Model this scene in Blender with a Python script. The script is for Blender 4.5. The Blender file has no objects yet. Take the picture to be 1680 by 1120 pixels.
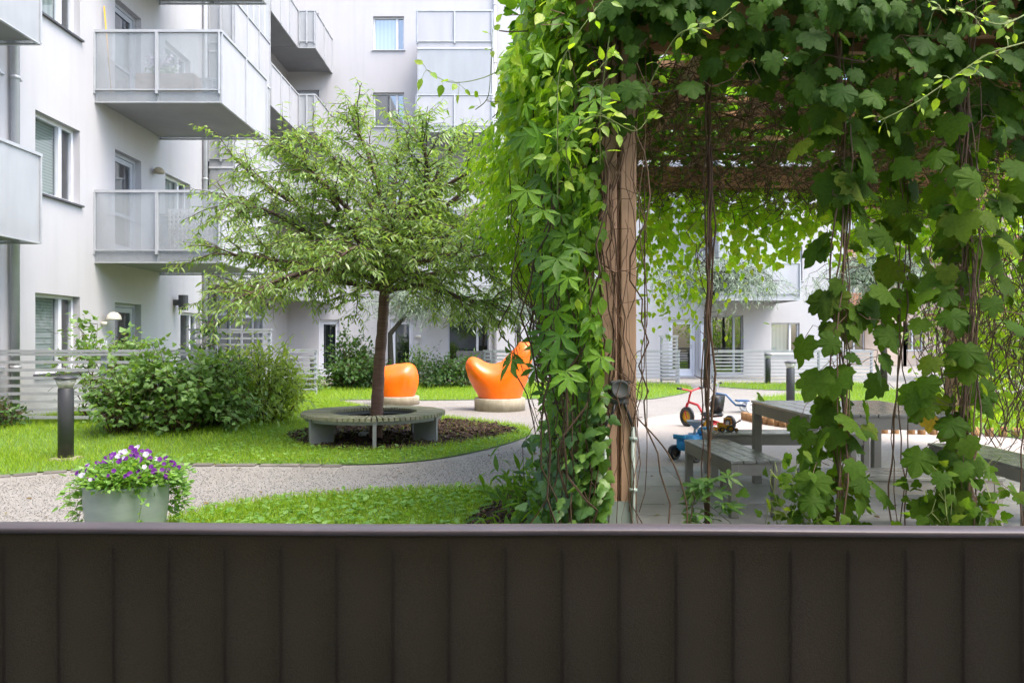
import bpy, bmesh, math, random
import numpy as np
from mathutils import Vector, Matrix
R = math.radians
random.seed(7)
rng = np.random.default_rng(11)
C = bpy.context.scene.collection
scene = bpy.context.scene

# ------------------------------------------------------------------ camera, sky, sun, exposure
CAM_Z = 1.3; FPX = 1200.0
cam_d = bpy.data.cameras.new('camera'); cam = bpy.data.objects.new('camera', cam_d); C.objects.link(cam)
cam.location = (0, 0, CAM_Z); cam.rotation_euler = (R(90), 0, 0)
cam_d.sensor_width = 36; cam_d.lens = FPX / 1680 * 36
cam_d.clip_start = 0.05; cam_d.clip_end = 600
scene.camera = cam
world = bpy.data.worlds.new('World'); scene.world = world; world.use_nodes = True
SUN_EL, SUN_AZ = R(62), R(128)
nt = world.node_tree; bg = nt.nodes['Background']
sky = nt.nodes.new('ShaderNodeTexSky'); sky.sky_type = 'NISHITA'; sky.sun_disc = False
sky.sun_elevation = SUN_EL; sky.sun_rotation = SUN_AZ; sky.air_density = 1.0; sky.dust_density = 3.0; sky.ozone_density = 0.6
nt.links.new(sky.outputs[0], bg.inputs[0]); bg.inputs[1].default_value = 0.15
sl = bpy.data.lights.new('sun', 'SUN'); sl.energy = 0.6; sl.angle = R(30); sl.color = (1.0, 0.95, 0.87)
so = bpy.data.objects.new('sun', sl); C.objects.link(so)
sd = Vector((math.sin(SUN_AZ) * math.cos(SUN_EL), math.cos(SUN_AZ) * math.cos(SUN_EL), math.sin(SUN_EL)))
so.rotation_euler = sd.to_track_quat('Z', 'Y').to_euler()
scene.view_settings.view_transform = 'Standard'; scene.view_settings.look = 'None'
scene.view_settings.exposure = 2.25; scene.view_settings.gamma = 1.0
cy = scene.cycles
cy.max_bounces = 7; cy.diffuse_bounces = 4; cy.glossy_bounces = 2; cy.transmission_bounces = 5; cy.transparent_max_bounces = 14
cy.caustics_reflective = False; cy.caustics_refractive = False

# ------------------------------------------------------------------ helpers
def W(x, y, d):            # photo measurement: pixel and distance -> place in the courtyard
    return Vector(((x - 840) * d / FPX, d, CAM_Z + (560 - y) * d / FPX))
def G(x, y):
    d = CAM_Z * FPX / (y - 560); return ((x - 840) * d / FPX, d)

def tag(o, label=None, cat=None, group=None, kind=None):
    if label: o['label'] = label
    if cat: o['category'] = cat
    if group: o['group'] = group
    if kind: o['kind'] = kind
    return o
def empty(name, loc, label, cat, group=None):
    o = bpy.data.objects.new(name, None); C.objects.link(o); o.location = loc; o.empty_display_size = .1
    return tag(o, label, cat, group)
def link(name, me, m, parent=None, smooth=False):
    if m: me.materials.append(m)
    o = bpy.data.objects.new(name, me); C.objects.link(o)
    if smooth: me.polygons.foreach_set('use_smooth', [True] * len(me.polygons))
    if parent:
        o.parent = parent
        mw = Matrix.Translation(parent.location) if parent.parent is None else Matrix.Identity(4)
        if parent.parent is None: o.matrix_parent_inverse = (parent.matrix_basis).inverted()
        else:
            o.matrix_parent_inverse = (parent.parent.matrix_basis @ parent.matrix_parent_inverse @ parent.matrix_basis).inverted()
    return o

class MB:
    def __init__(s): s.v = []; s.f = []
    def add(s, vs, fs):
        b = len(s.v); s.v += [tuple(p) for p in vs]; s.f += [tuple(i + b for i in f) for f in fs]
    def box(s, x0, x1, y0, y1, z0, z1):
        if x0 > x1: x0, x1 = x1, x0
        if y0 > y1: y0, y1 = y1, y0
        s.add([(x0,y0,z0),(x1,y0,z0),(x1,y1,z0),(x0,y1,z0),(x0,y0,z1),(x1,y0,z1),(x1,y1,z1),(x0,y1,z1)],
              [(0,3,2,1),(4,5,6,7),(0,1,5,4),(1,2,6,5),(2,3,7,6),(3,0,4,7)])
    def obox(s, c, size, rz=0, rx=0, ry=0):
        M = Matrix.Translation(c) @ Matrix.Rotation(rz,4,'Z') @ Matrix.Rotation(ry,4,'Y') @ Matrix.Rotation(rx,4,'X')
        a, b, h = size[0]/2, size[1]/2, size[2]/2
        vs = [M @ Vector(p) for p in ((-a,-b,-h),(a,-b,-h),(a,b,-h),(-a,b,-h),(-a,-b,h),(a,-b,h),(a,b,h),(-a,b,h))]
        s.add(vs, [(0,3,2,1),(4,5,6,7),(0,1,5,4),(1,2,6,5),(2,3,7,6),(3,0,4,7)])
    def fbox(s, F, u0, u1, v0, v1, n0, n1):
        o, u, v, n = F
        vs = [o + u*a + v*b + n*c for c in (n0, n1) for (a, b) in ((u0,v0),(u1,v0),(u1,v1),(u0,v1))]
        s.add(vs, [(0,3,2,1),(4,5,6,7),(0,1,5,4),(1,2,6,5),(2,3,7,6),(3,0,4,7)])
    def fquad(s, F, u0, u1, v0, v1, n0):
        o, u, v, n = F
        s.add([o+u*u0+v*v0+n*n0, o+u*u1+v*v0+n*n0, o+u*u1+v*v1+n*n0, o+u*u0+v*v1+n*n0], [(0,1,2,3)])
    def tube(s, pts, rad, n=6, cap=True):
        pts = [Vector(p) for p in pts]
        if len(pts) < 2: return
        if not hasattr(rad, '__len__'): rad = [rad] * len(pts)
        base = len(s.v); prev = None
        for i, p in enumerate(pts):
            t = (pts[min(i+1, len(pts)-1)] - pts[max(i-1, 0)])
            if t.length < 1e-9: t = Vector((0,0,1))
            t.normalize()
            if prev is None:
                a = Vector((0,0,1)) if abs(t.z) < .9 else Vector((1,0,0))
                x = t.cross(a).normalized()
            else:
                x = (prev - t * prev.dot(t))
                x = x.normalized() if x.length > 1e-6 else t.orthogonal().normalized()
            prev = x; y = t.cross(x)
            for k in range(n):
                a = 2*math.pi*k/n
                q = p + (x*math.cos(a) + y*math.sin(a)) * rad[i]; s.v.append((q.x, q.y, q.z))
        for i in range(len(pts)-1):
            for k in range(n):
                k2 = (k+1) % n; a = base + i*n
                s.f.append((a+k, a+k2, a+n+k2, a+n+k))
        if cap:
            s.f.append(tuple(base + k for k in reversed(range(n))))
            s.f.append(tuple(base + (len(pts)-1)*n + k for k in range(n)))
    def lathe(s, prof, n=32, c=(0,0,0), M=None):
        base = len(s.v)
        for r, z in prof:
            for k in range(n):
                a = 2*math.pi*k/n; p = Vector((r*math.cos(a), r*math.sin(a), z))
                p = (M @ p) if M else p + Vector(c)
                s.v.append(tuple(p))
        for i in range(len(prof)-1):
            for k in range(n):
                k2 = (k+1) % n; a = base + i*n
                s.f.append((a+k, a+k2, a+n+k2, a+n+k))
        if prof[0][0] > 1e-5: s.f.append(tuple(base+k for k in reversed(range(n))))
        if prof[-1][0] > 1e-5: s.f.append(tuple(base+(len(prof)-1)*n+k for k in range(n)))
    def build(s, name, m, parent=None, smooth=False, bevel=0, seg=2):
        me = bpy.data.meshes.new(name); me.from_pydata(s.v, [], s.f)
        if bevel:
            bm = bmesh.new(); bm.from_mesh(me)
            bmesh.ops.remove_doubles(bm, verts=bm.verts, dist=1e-6)
            bmesh.ops.bevel(bm, geom=[e for e in bm.edges if e.is_manifold and e.calc_face_angle(0) > .5], offset=bevel, segments=seg, affect='EDGES', clamp_overlap=True)
            bm.to_mesh(me); bm.free()
        me.update()
        o = link(name, me, m, parent, smooth)
        return o

# ------------------------------------------------------------------ materials
def newmat(name):
    m = bpy.data.materials.new(name); m.use_nodes = True
    nt = m.node_tree; return m, nt, nt.nodes['Principled BSDF'], nt.nodes['Material Output']
def nd(nt, t, **kw):
    n = nt.nodes.new(t)
    for k, v in kw.items():
        if k in n.inputs.keys() if hasattr(n.inputs, 'keys') else False: n.inputs[k].default_value = v
        else: setattr(n, k, v)
    return n
def coords(nt, obj=True, scale=(1,1,1)):
    tc = nt.nodes.new('ShaderNodeTexCoord'); mp = nt.nodes.new('ShaderNodeMapping')
    mp.inputs['Scale'].default_value = scale
    nt.links.new(tc.outputs['Object'], mp.inputs[0]); return mp.outputs[0]
def noise(nt, vec, scale, detail=4, rough=.6):
    n = nt.nodes.new('ShaderNodeTexNoise'); n.inputs['Scale'].default_value = scale; n.inputs['Detail'].default_value = detail; n.inputs['Roughness'].default_value = rough
    nt.links.new(vec, n.inputs['Vector']); return n
def ramp(nt, fac, stops):
    r = nt.nodes.new('ShaderNodeValToRGB'); e = r.color_ramp.elements
    while len(e) > 1: e.remove(e[-1])
    e[0].position = stops[0][0]; e[0].color = (*stops[0][1], 1)
    for p, c in stops[1:]:
        x = e.new(p); x.color = (*c, 1)
    nt.links.new(fac, r.inputs[0]); return r
def mixc(nt, a, b, fac, mode='MIX'):
    m = nt.nodes.new('ShaderNodeMix'); m.data_type = 'RGBA'; m.blend_type = mode
    for inp, v in ((m.inputs[6], a), (m.inputs[7], b)):
        if hasattr(v, 'is_linked'): nt.links.new(v, inp)
        else: inp.default_value = (*v, 1)
    if hasattr(fac, 'is_linked'): nt.links.new(fac, m.inputs[0])
    else: m.inputs[0].default_value = fac
    return m.outputs[2]
def bump(nt, bsdf, h, strength=.3, dist=.02):
    b = nt.nodes.new('ShaderNodeBump'); b.inputs['Strength'].default_value = strength; b.inputs['Distance'].default_value = dist
    nt.links.new(h, b.inputs['Height']); nt.links.new(b.outputs[0], bsdf.inputs['Normal'])
def mat(name, c1, c2=None, scale=3, rough=.6, metal=0, bmp=0, bscale=40, stretch=(1,1,1), spec=.5, island=0):
    m, nt, b, out = newmat(name)
    b.inputs['Roughness'].default_value = rough; b.inputs['Metallic'].default_value = metal
    b.inputs['Specular IOR Level'].default_value = spec
    v = coords(nt, scale=stretch)
    if c2 is None: c2 = tuple(x * .82 for x in c1)
    n = noise(nt, v, scale)
    r = ramp(nt, n.outputs['Fac'], [(.3, c1), (.72, c2)])
    col = r.outputs[0]
    if island:
        g = nt.nodes.new('ShaderNodeNewGeometry')
        rr = ramp(nt, g.outputs['Random Per Island'], [(0, (1-island,)*3), (1, (1,1,1))])
        col = mixc(nt, col, rr.outputs[0], 1.0, 'MULTIPLY')
    nt.links.new(col, b.inputs['Base Color'])
    if bmp:
        n2 = noise(nt, v, bscale, 3); bump(nt, b, n2.outputs['Fac'], bmp, .01)
    return m
def leafmat(name, cols, trans=.4, rough=.4, spec=.4, tcol=None):
    m, nt, b, out = newmat(name)
    g = nt.nodes.new('ShaderNodeNewGeometry')
    n = len(cols)
    r = ramp(nt, g.outputs['Random Per Island'], [(i/(n-1), c) for i, c in enumerate(cols)])
    v = coords(nt); nz = noise(nt, v, 60, 2)
    rr = ramp(nt, nz.outputs['Fac'], [(.3, (.8,.8,.8)), (.7, (1.1,1.1,1.1))])
    col = mixc(nt, r.outputs[0], rr.outputs[0], 1.0, 'MULTIPLY')
    nt.links.new(col, b.inputs['Base Color']); b.inputs['Roughness'].default_value = rough; b.inputs['Specular IOR Level'].default_value = spec
    t = nt.nodes.new('ShaderNodeBsdfTranslucent')
    tc = mixc(nt, col, tcol or (2.0, 1.95, .6), 1.0, 'MULTIPLY'); nt.links.new(tc, t.inputs[0])
    mx = nt.nodes.new('ShaderNodeMixShader'); mx.inputs[0].default_value = trans
    nt.links.new(b.outputs[0], mx.inputs[1]); nt.links.new(t.outputs[0], mx.inputs[2]); nt.links.new(mx.outputs[0], out.inputs[0])
    return m
def glassmat(name, tint, gloss=.3, rough=.03, diff=None, dfac=0):
    m, nt, b, out = newmat(name); nt.nodes.remove(b)
    t = nt.nodes.new('ShaderNodeBsdfTransparent'); t.inputs[0].default_value = (*tint, 1)
    g = nt.nodes.new('ShaderNodeBsdfGlossy'); g.inputs['Roughness'].default_value = rough; g.inputs[0].default_value = (.9,.93,.95,1)
    mx = nt.nodes.new('ShaderNodeMixShader'); mx.inputs[0].default_value = gloss
    nt.links.new(t.outputs[0], mx.inputs[1]); nt.links.new(g.outputs[0], mx.inputs[2]); last = mx.outputs[0]
    if dfac:
        d = nt.nodes.new('ShaderNodeBsdfDiffuse')
        v = coords(nt, scale=(1,1,.25)); n = noise(nt, v, 3, 5)
        r = ramp(nt, n.outputs['Fac'], [(.3, diff), (.75, tuple(c*.86 for c in diff))]); nt.links.new(r.outputs[0], d.inputs[0])
        m2 = nt.nodes.new('ShaderNodeMixShader'); m2.inputs[0].default_value = dfac
        nt.links.new(last, m2.inputs[1]); nt.links.new(d.outputs[0], m2.inputs[2]); last = m2.outputs[0]
    nt.links.new(last, out.inputs[0]); return m

def plaster(name, c, stain):
    m, nt, b, out = newmat(name); b.inputs['Roughness'].default_value = .9; b.inputs['Specular IOR Level'].default_value = .2
    v = coords(nt); n1 = noise(nt, v, .6, 6, .65)
    r1 = ramp(nt, n1.outputs['Fac'], [(.32, c), (.75, tuple(x*.92 for x in c))])
    v2 = coords(nt, scale=(2.2,2.2,.16)); n2 = noise(nt, v2, 2.0, 5, .6)
    r2 = ramp(nt, n2.outputs['Fac'], [(.5, (1,1,1)), (.78, stain)])
    col = mixc(nt, r1.outputs[0], r2.outputs[0], 1.0, 'MULTIPLY'); nt.links.new(col, b.inputs['Base Color'])
    n3 = noise(nt, v, 90, 3); bump(nt, b, n3.outputs['Fac'], .25, .006)
    return m
M = {}
M['plaster'] = plaster('plaster', (.475,.468,.478), (.93,.93,.92))
M['plaster_white'] = plaster('plaster_white', (.82,.81,.83), (.94,.94,.94))
M['plaster_grey'] = plaster('plaster_grey', (.30,.31,.34), (.9,.9,.9))
M['concrete_soffit'] = mat('concrete_soffit', (.30,.30,.315), (.25,.25,.265), 1.5, .9)
M['alu'] = mat('alu', (.50,.51,.52), (.42,.43,.44), 4, .45, .3)
M['alu_light'] = mat('alu_light', (.58,.59,.61), (.52,.53,.55), 4, .5)
M['dark_metal'] = mat('dark_metal', (.09,.09,.10), (.06,.06,.065), 6, .5)
M['frame_white'] = mat('frame_white', (.70,.71,.75), (.64,.65,.70), 3, .5)
M['frame_grey'] = mat('frame_grey', (.40,.42,.46), (.34,.36,.40), 3, .5)
M['glass'] = glassmat('glass', (.62,.68,.66), .26, .02)
M['glass_dark'] = glassmat('glass_dark', (.30,.34,.34), .22, .02)
M['panel_clear'] = glassmat('panel_clear', (.88,.90,.90), .10, .08, (.50,.52,.53), .36)
M['panel_white'] = glassmat('panel_white', (.9,.9,.9), .06, .15, (.50,.50,.52), .84)
M['panel_grey'] = glassmat('panel_grey', (.8,.83,.84), .06, .06, (.60,.61,.62), .5)
M['blind'] = None
def stripes(name, a, b_, axis, scale, rough=.6):
    m, nt, b, out = newmat(name); b.inputs['Roughness'].default_value = rough
    v = coords(nt); w = nt.nodes.new('ShaderNodeTexWave'); w.bands_direction = axis; w.inputs['Scale'].default_value = scale
    w.inputs['Distortion'].default_value = .3; w.inputs['Detail'].default_value = 1
    nt.links.new(v, w.inputs['Vector']); r = ramp(nt, w.outputs['Fac'], [(.25, a), (.75, b_)]); nt.links.new(r.outputs[0], b.inputs['Base Color'])
    return m
M['blind'] = stripes('blind', (.42,.46,.43), (.60,.63,.60), 'Z', 6.5)
M['curtain'] = stripes('curtain', (.50,.54,.54), (.72,.74,.74), 'Y', 2.2)
M['curtain_x'] = stripes('curtain_x', (.70,.71,.72), (.82,.82,.82), 'X', 2.2)
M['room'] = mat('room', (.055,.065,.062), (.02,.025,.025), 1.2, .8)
M['timber'] = None
def wood(name, c1, c2, axis='X', scale=8, rough=.7, green=None):
    m, nt, b, out = newmat(name); b.inputs['Roughness'].default_value = rough
    s = {'X': (.6,8,8), 'Y': (8,.6,8), 'Z': (8,8,.6)}[axis]
    v = coords(nt, scale=s); n = noise(nt, v, scale/4, 6, .65)
    r = ramp(nt, n.outputs['Fac'], [(.28, c1), (.7, c2)]); col = r.outputs[0]
    g = nt.nodes.new('ShaderNodeNewGeometry'); rr = ramp(nt, g.outputs['Random Per Island'], [(0,(.75,.75,.75)),(1,(1.1,1.1,1.1))])
    col = mixc(nt, col, rr.outputs[0], 1.0, 'MULTIPLY')
    if green:
        v2 = coords(nt); n2 = noise(nt, v2, 5, 6, .7); r2 = ramp(nt, n2.outputs['Fac'], [(.45,(0,0,0)),(.62,(1,1,1))])
        col = mixc(nt, col, green, r2.outputs[0])
    nt.links.new(col, b.inputs['Base Color']); bump(nt, b, n.outputs['Fac'], .4, .006)
    return m
M['timber'] = wood('timber', (.45,.295,.19), (.32,.20,.12), 'Z', 8)
M['timber_far'] = wood('timber_far', (.42,.20,.10), (.30,.14,.07), 'X', 8)
M['beam'] = wood('beam', (.50,.27,.14), (.32,.17,.085), 'X', 8)
M['beam_y'] = wood('beam_y', (.46,.27,.15), (.30,.17,.085), 'Y', 8)
M['bench_wood'] = wood('bench_wood', (.36,.33,.23), (.24,.22,.14), 'X', 6, .75, (.23,.25,.12))
M['grey_paint'] = mat('grey_paint', (.30,.285,.25), (.235,.225,.20), 5, .5, 0, .15, 60)
M['grey_paint_wet'] = mat('grey_paint_wet', (.34,.34,.31), (.20,.20,.18), 9, .16, 0, .2, 30)
M['steel_grey'] = mat('steel_grey', (.27,.27,.26), (.22,.225,.215), 4, .5)
M['bollard'] = mat('bollard', (.045,.047,.052), (.035,.037,.042), 8, .45)
M['concrete'] = mat('concrete', (.42,.37,.27), (.26,.22,.15), 6, .9, 0, .5, 70, (1,1,.5))
M['orange'] = mat('orange', (.95,.17,.004), (.84,.125,.004), 5, .27, 0, 0, 10, (1,1,1), .6)
M['pot'] = mat('pot', (.30,.345,.325), (.23,.27,.255), 5, .4, 0, .1, 40, (1,1,3))
M['soil'] = mat('soil', (.05,.035,.022), (.03,.02,.013), 12, .95, 0, .8, 60)
M['bark_chip'] = mat('bark_chip', (.13,.075,.045), (.07,.042,.028), 20, .9, 0, 0, 10, (1,1,1), .3, .65)
M['trunk'] = mat('trunk', (.085,.036,.022), (.19,.10,.068), 9, .5, 0, .9, 14, (.6,.6,7))
M['trunk_dark'] = mat('trunk_dark', (.05,.04,.032), (.03,.025,.02), 8, .9, 0, .6, 30)
M['twig'] = mat('twig', (.15,.095,.055), (.09,.055,.032), 12, .8, 0, 0, 10, (1,1,1), .3, .6)
M['twig_dry'] = mat('twig_dry', (.24,.155,.10), (.13,.08,.055), 10, .85, 0, 0, 10, (1,1,1), .2, .6)
M['stem_green'] = mat('stem_green', (.20,.26,.06), (.15,.17,.05), 10, .6)
M['stem_red'] = mat('stem_red', (.15,.085,.05), (.085,.052,.03), 10, .6)
M['cherry'] = leafmat('cherry', [(.13,.23,.045),(.19,.30,.07),(.25,.37,.10),(.15,.25,.055),(.34,.43,.17)], .45, .27, .7, (1.8,1.75,.75))
M['silver'] = leafmat('silver', [(.26,.33,.24),(.34,.42,.31),(.40,.48,.38),(.30,.37,.26)], .34, .5, .4, (1.1,1.15,.95))
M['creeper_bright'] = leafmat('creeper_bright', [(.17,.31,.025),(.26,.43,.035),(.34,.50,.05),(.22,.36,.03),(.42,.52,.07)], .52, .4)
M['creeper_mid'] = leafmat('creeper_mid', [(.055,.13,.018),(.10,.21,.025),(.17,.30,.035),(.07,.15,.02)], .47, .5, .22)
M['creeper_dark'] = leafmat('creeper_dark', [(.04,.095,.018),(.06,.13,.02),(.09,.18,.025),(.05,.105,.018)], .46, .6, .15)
M['hop'] = leafmat('hop', [(.045,.10,.012),(.07,.14,.016),(.10,.18,.022),(.055,.115,.014),(.15,.21,.028)], .52, .65, .12)
M['virginia'] = leafmat('virginia', [(.06,.15,.018),(.11,.24,.025),(.19,.35,.035),(.05,.12,.018)], .46, .45, .25)
M['yellow_leaf'] = leafmat('yellow_leaf', [(.55,.36,.03),(.45,.33,.05)], .4, .5)
M['ivy'] = leafmat('ivy', [(.05,.12,.03),(.08,.17,.04),(.12,.23,.05),(.17,.30,.055)], .34, .4)
M['currant'] = leafmat('currant', [(.12,.22,.06),(.16,.28,.08),(.21,.34,.11),(.10,.18,.05)], .40, .45)
M['bamboo'] = leafmat('bamboo', [(.22,.33,.06),(.30,.41,.085),(.40,.48,.14),(.19,.28,.055)], .44, .42)
M['fence'] = mat('fence', (.34,.35,.365), (.28,.29,.30), 4, .5)
M['darkshrub'] = leafmat('darkshrub', [(.04,.09,.025),(.06,.13,.03),(.09,.17,.045)], .34, .45)
M['grass'] = leafmat('grass', [(.21,.35,.02),(.29,.45,.03),(.37,.51,.04),(.24,.39,.025),(.47,.53,.10)], .48, .5, .3, (1.4,1.4,.8))
M['clover'] = leafmat('clover', [(.13,.27,.05),(.20,.37,.075),(.27,.43,.12)], .38, .5)
M['petal_purple'] = leafmat('petal_purple', [(.12,.015,.22),(.20,.03,.30),(.09,.01,.17)], .35, .5, .3, (1.3,1,1.5))
M['petal_white'] = leafmat('petal_white', [(.75,.70,.80),(.62,.52,.74),(.80,.78,.82)], .35, .5, .3, (1.1,1.1,1.1))

def gravelmat(name, base, dark, light, tint2):
    m, nt, b, out = newmat(name); b.inputs['Roughness'].default_value = .9; b.inputs['Specular IOR Level'].default_value = .25
    v = coords(nt)
    vo = nt.nodes.new('ShaderNodeTexVoronoi'); vo.inputs['Scale'].default_value = 120; nt.links.new(v, vo.inputs['Vector'])
    sep = nt.nodes.new('ShaderNodeSeparateColor'); nt.links.new(vo.outputs['Color'], sep.inputs[0])
    r = ramp(nt, sep.outputs[0], [(0, dark), (.35, base), (.75, base), (1, light)])
    n = noise(nt, v, .7, 5, .6); r2 = ramp(nt, n.outputs['Fac'], [(.35, (1,1,1)), (.7, tint2)])
    col = mixc(nt, r.outputs[0], r2.outputs[0], 1.0, 'MULTIPLY')
    n3 = noise(nt, v, 300, 2); r3 = ramp(nt, n3.outputs['Fac'], [(.3, (.75,.75,.75)), (.6, (1.1,1.1,1.1))])
    col = mixc(nt, col, r3.outputs[0], 1.0, 'MULTIPLY')
    nt.links.new(col, b.inputs['Base Color'])
    inv = nt.nodes.new('ShaderNodeMath'); inv.operation = 'SUBTRACT'; inv.inputs[0].default_value = 1; nt.links.new(vo.outputs['Distance'], inv.inputs[1])
    bump(nt, b, inv.outputs[0], .55, .008)
    return m
M['gravel'] = gravelmat('gravel', (.285,.27,.245), (.19,.18,.165), (.39,.375,.35), (.88,.86,.83))
M['sand'] = gravelmat('sand', (.44,.39,.345), (.34,.30,.26), (.53,.48,.43), (.93,.90,.88))
M['pebble'] = mat('pebble', (.36,.345,.32), (.27,.26,.24), 20, .85, 0, 0, 10, (1,1,1), .3, .4)
M['turf'] = mat('turf', (.11,.21,.025), (.08,.14,.022), 9, .95, 0, .6, 60)
M['paver'] = mat('paver', (.47,.45,.41), (.37,.36,.325), 3, .85, 0, .4, 80, (1,1,1), .3, .14)
M['brick_edge'] = mat('brick_edge', (.22,.20,.175), (.15,.14,.12), 6, .9, 0, .5, 60, (1,1,1), .3, .3)
M['cap'] = mat('cap', (.125,.10,.10), (.08,.065,.065), 3, .42, .1)
M['log'] = mat('log', (.42,.25,.12), (.28,.15,.07), 14, .9, 0, .5, 30, (1,1,.3), .2, .3)

# ------------------------------------------------------------------ leaf scatter
def tpl(name):
    if name == 'lance':
        v = [(0,0,0),(-.11,.28,.03),(0,.3,-.015),(.11,.28,.03),(-.12,.58,.01),(0,.6,-.04),(.12,.58,.01),(0,1,-.12)]
        f = [(0,2,1),(0,3,2),(1,2,5),(1,5,4),(2,3,6),(2,6,5),(4,5,7),(5,6,7)]
    elif name == 'narrow':
        v = [(0,0,0),(-.07,.4,.02),(0,.42,-.01),(.07,.4,.02),(0,1,-.1)]
        f = [(0,2,1),(0,3,2),(1,2,4),(2,3,4)]
    elif name == 'ovate':
        v = [(0,0,0),(-.24,.22,.05),(0,.25,0),(.24,.22,.05),(-.27,.5,.04),(0,.55,-.02),(.27,.5,.04),(-.13,.8,0),(.13,.8,0),(0,1,-.08)]
        f = [(0,2,1),(0,3,2),(1,2,5),(1,5,4),(2,3,6),(2,6,5),(4,5,7),(5,6,8),(5,9,7),(5,8,9)]
    elif name == 'lobed':
        out = [(0,.03),(-.12,-.12),(-.25,-.12),(-.32,.0),(-.45,.02),(-.50,.14),(-.57,.20),(-.48,.28),(-.42,.33),(-.47,.43),(-.50,.55),(-.42,.58),(-.38,.68),(-.29,.66),(-.21,.64),(-.20,.76),(-.12,.86),(0,1.0)]
        o2 = out + [(-x, y) for x, y in reversed(out[1:-1])]
        v = [(0,.36,.07)] + [(x, y, -.10*abs(x)**1.2*2 - .16*max(0,y-.35)**1.3 + .03*math.sin(i*2.3)) for i,(x,y) in enumerate(o2)]
        k = len(o2); f = [(0, 1+(i+1) % k, 1+i) for i in range(k)]
    elif name == 'lobed3':
        out = [(0,0),(-.2,-.1),(-.42,.02),(-.5,.3),(-.3,.42),(-.28,.62),(-.12,.82),(0,1)]
        o2 = out + [(-x, y) for x, y in reversed(out[1:-1])]
        v = [(0,.35,.06)] + [(x, y, -.2*abs(x) - .12*max(0,y-.4)) for x, y in o2]
        k = len(o2); f = [(0, 1+(i+1) % k, 1+i) for i in range(k)]
    elif name == 'palmate':
        v = [(0,0,0)]; f = []
        for ang, L in ((-100,.68),(-52,.9),(0,1.0),(52,.9),(100,.68)):
            a = R(ang); c, s_ = math.cos(a), math.sin(a); b = len(v)
            for (x, y, z) in ((-.10,.3,.03),(0,.3,0),(.10,.3,.03),(-.17,.58,.02),(0,.6,-.03),(.17,.58,.02),(-.08,.83,-.04),(.08,.83,-.04),(0,1,-.12)):
                x *= L; y *= L; v.append((x*c + y*s_, -x*s_ + y*c, z*L - .10*y*abs(math.sin(a))))
            for t in ((None,1,0),(None,2,1),(0,1,4),(0,4,3),(1,2,5),(1,5,4),(3,4,6),(4,5,7),(4,8,6),(4,7,8)):
                f.append(tuple(0 if i is None else b+i for i in t))
    elif name == 'blade':
        v = [(-.035,0,0),(.035,0,0),(-.025,.55,.05),(.025,.55,.05),(0,1,.22)]; f = [(0,1,3),(0,3,2),(2,3,4)]
    elif name == 'disc':
        v = [(0,.5,.05)] + [(.5*math.sin(a)*(1+.15*math.sin(3*a)), .5-.5*math.cos(a), 0) for a in [2*math.pi*i/9 for i in range(9)]]
        f = [(0, 1+(i+1) % 9, 1+i) for i in range(9)]
    elif name == 'chip':
        v = [(-.2,0,0),(.2,0,.02),(-.14,1,.04),(.18,.95,0),(-.2,0,-.1),(.2,0,-.1),(-.14,1,-.1),(.18,.95,-.1)]
        f = [(0,1,3),(0,3,2),(0,4,5),(0,5,1),(1,5,7),(1,7,3),(2,3,7),(2,7,6),(0,2,6),(0,6,4)]
    elif name == 'stone':
        v = [(0,0,.35),(.5,0,0),(.1,.45,0),(-.45,.25,.05),(-.3,-.4,0),(.25,-.42,.05),(0,0,-.3)]
        f = [(0,1,2),(0,2,3),(0,3,4),(0,4,5),(0,5,1),(6,2,1),(6,3,2),(6,4,3),(6,5,4),(6,1,5)]
    return np.array(v, float), np.array(f, int)
TPL = {k: tpl(k) for k in ('lance','narrow','ovate','lobed','lobed3','palmate','blade','disc','chip','stone')}
def nrm(a): return a / np.maximum(np.linalg.norm(a, axis=1, keepdims=True), 1e-9)
def leaves(name, kind, P, A, N, S, m, parent=None, curl=.25):
    P = np.asarray(P, float); n = len(P)
    A = nrm(np.asarray(A, float)); N = np.asarray(N, float)
    N = N - (N*A).sum(1, keepdims=True)*A; N = nrm(N); B = np.cross(A, N)
    S = np.broadcast_to(np.asarray(S, float), (n,))
    V, F = TPL[kind]; k = len(V)
    cz = rng.uniform(-curl, curl, n)[:, None]; wx = rng.uniform(.85, 1.15, n)[:, None]
    z = V[None,:,2] * (1 + cz*2) + cz * V[None,:,1]**2 * .6 + rng.uniform(-curl, curl, n)[:, None] * V[None,:,0] * V[None,:,1] * .8
    vs = P[:,None,:] + S[:,None,None] * ((V[None,:,0]*wx)[...,None]*B[:,None,:] + V[None,:,1,None]*A[:,None,:] + z[...,None]*N[:,None,:])
    vs = vs.reshape(-1, 3)
    fs = (F[None] + (np.arange(n)*k)[:,None,None]).reshape(-1)
    me = bpy.data.meshes.new(name); nf = n*len(F)
    me.vertices.add(len(vs)); me.vertices.foreach_set('co', vs.ravel())
    me.loops.add(nf*3); me.loops.foreach_set('vertex_index', fs)
    me.polygons.add(nf); me.polygons.foreach_set('loop_start', np.arange(nf)*3)
    me.polygons.foreach_set('use_smooth', np.ones(nf, bool))
    me.update(calc_edges=True)
    return link(name, me, m, parent)
def rv(n, s=1.0): return rng.normal(0, s, (n, 3))
def walk(p0, p1, n=12, jit=.05, sag=0):
    p0, p1 = np.array(p0, float), np.array(p1, float)
    t = np.linspace(0, 1, n)[:, None]; p = p0*(1-t) + p1*t
    nz = np.cumsum(rng.normal(0, 1, (n, 3)), 0); nz -= nz[0]*(1-t) + nz[-1]*t
    p = p + nz * jit / max(1, math.sqrt(n)/2)
    p[:, 2] -= sag * 4 * (t*(1-t))[:, 0]
    return p
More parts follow.
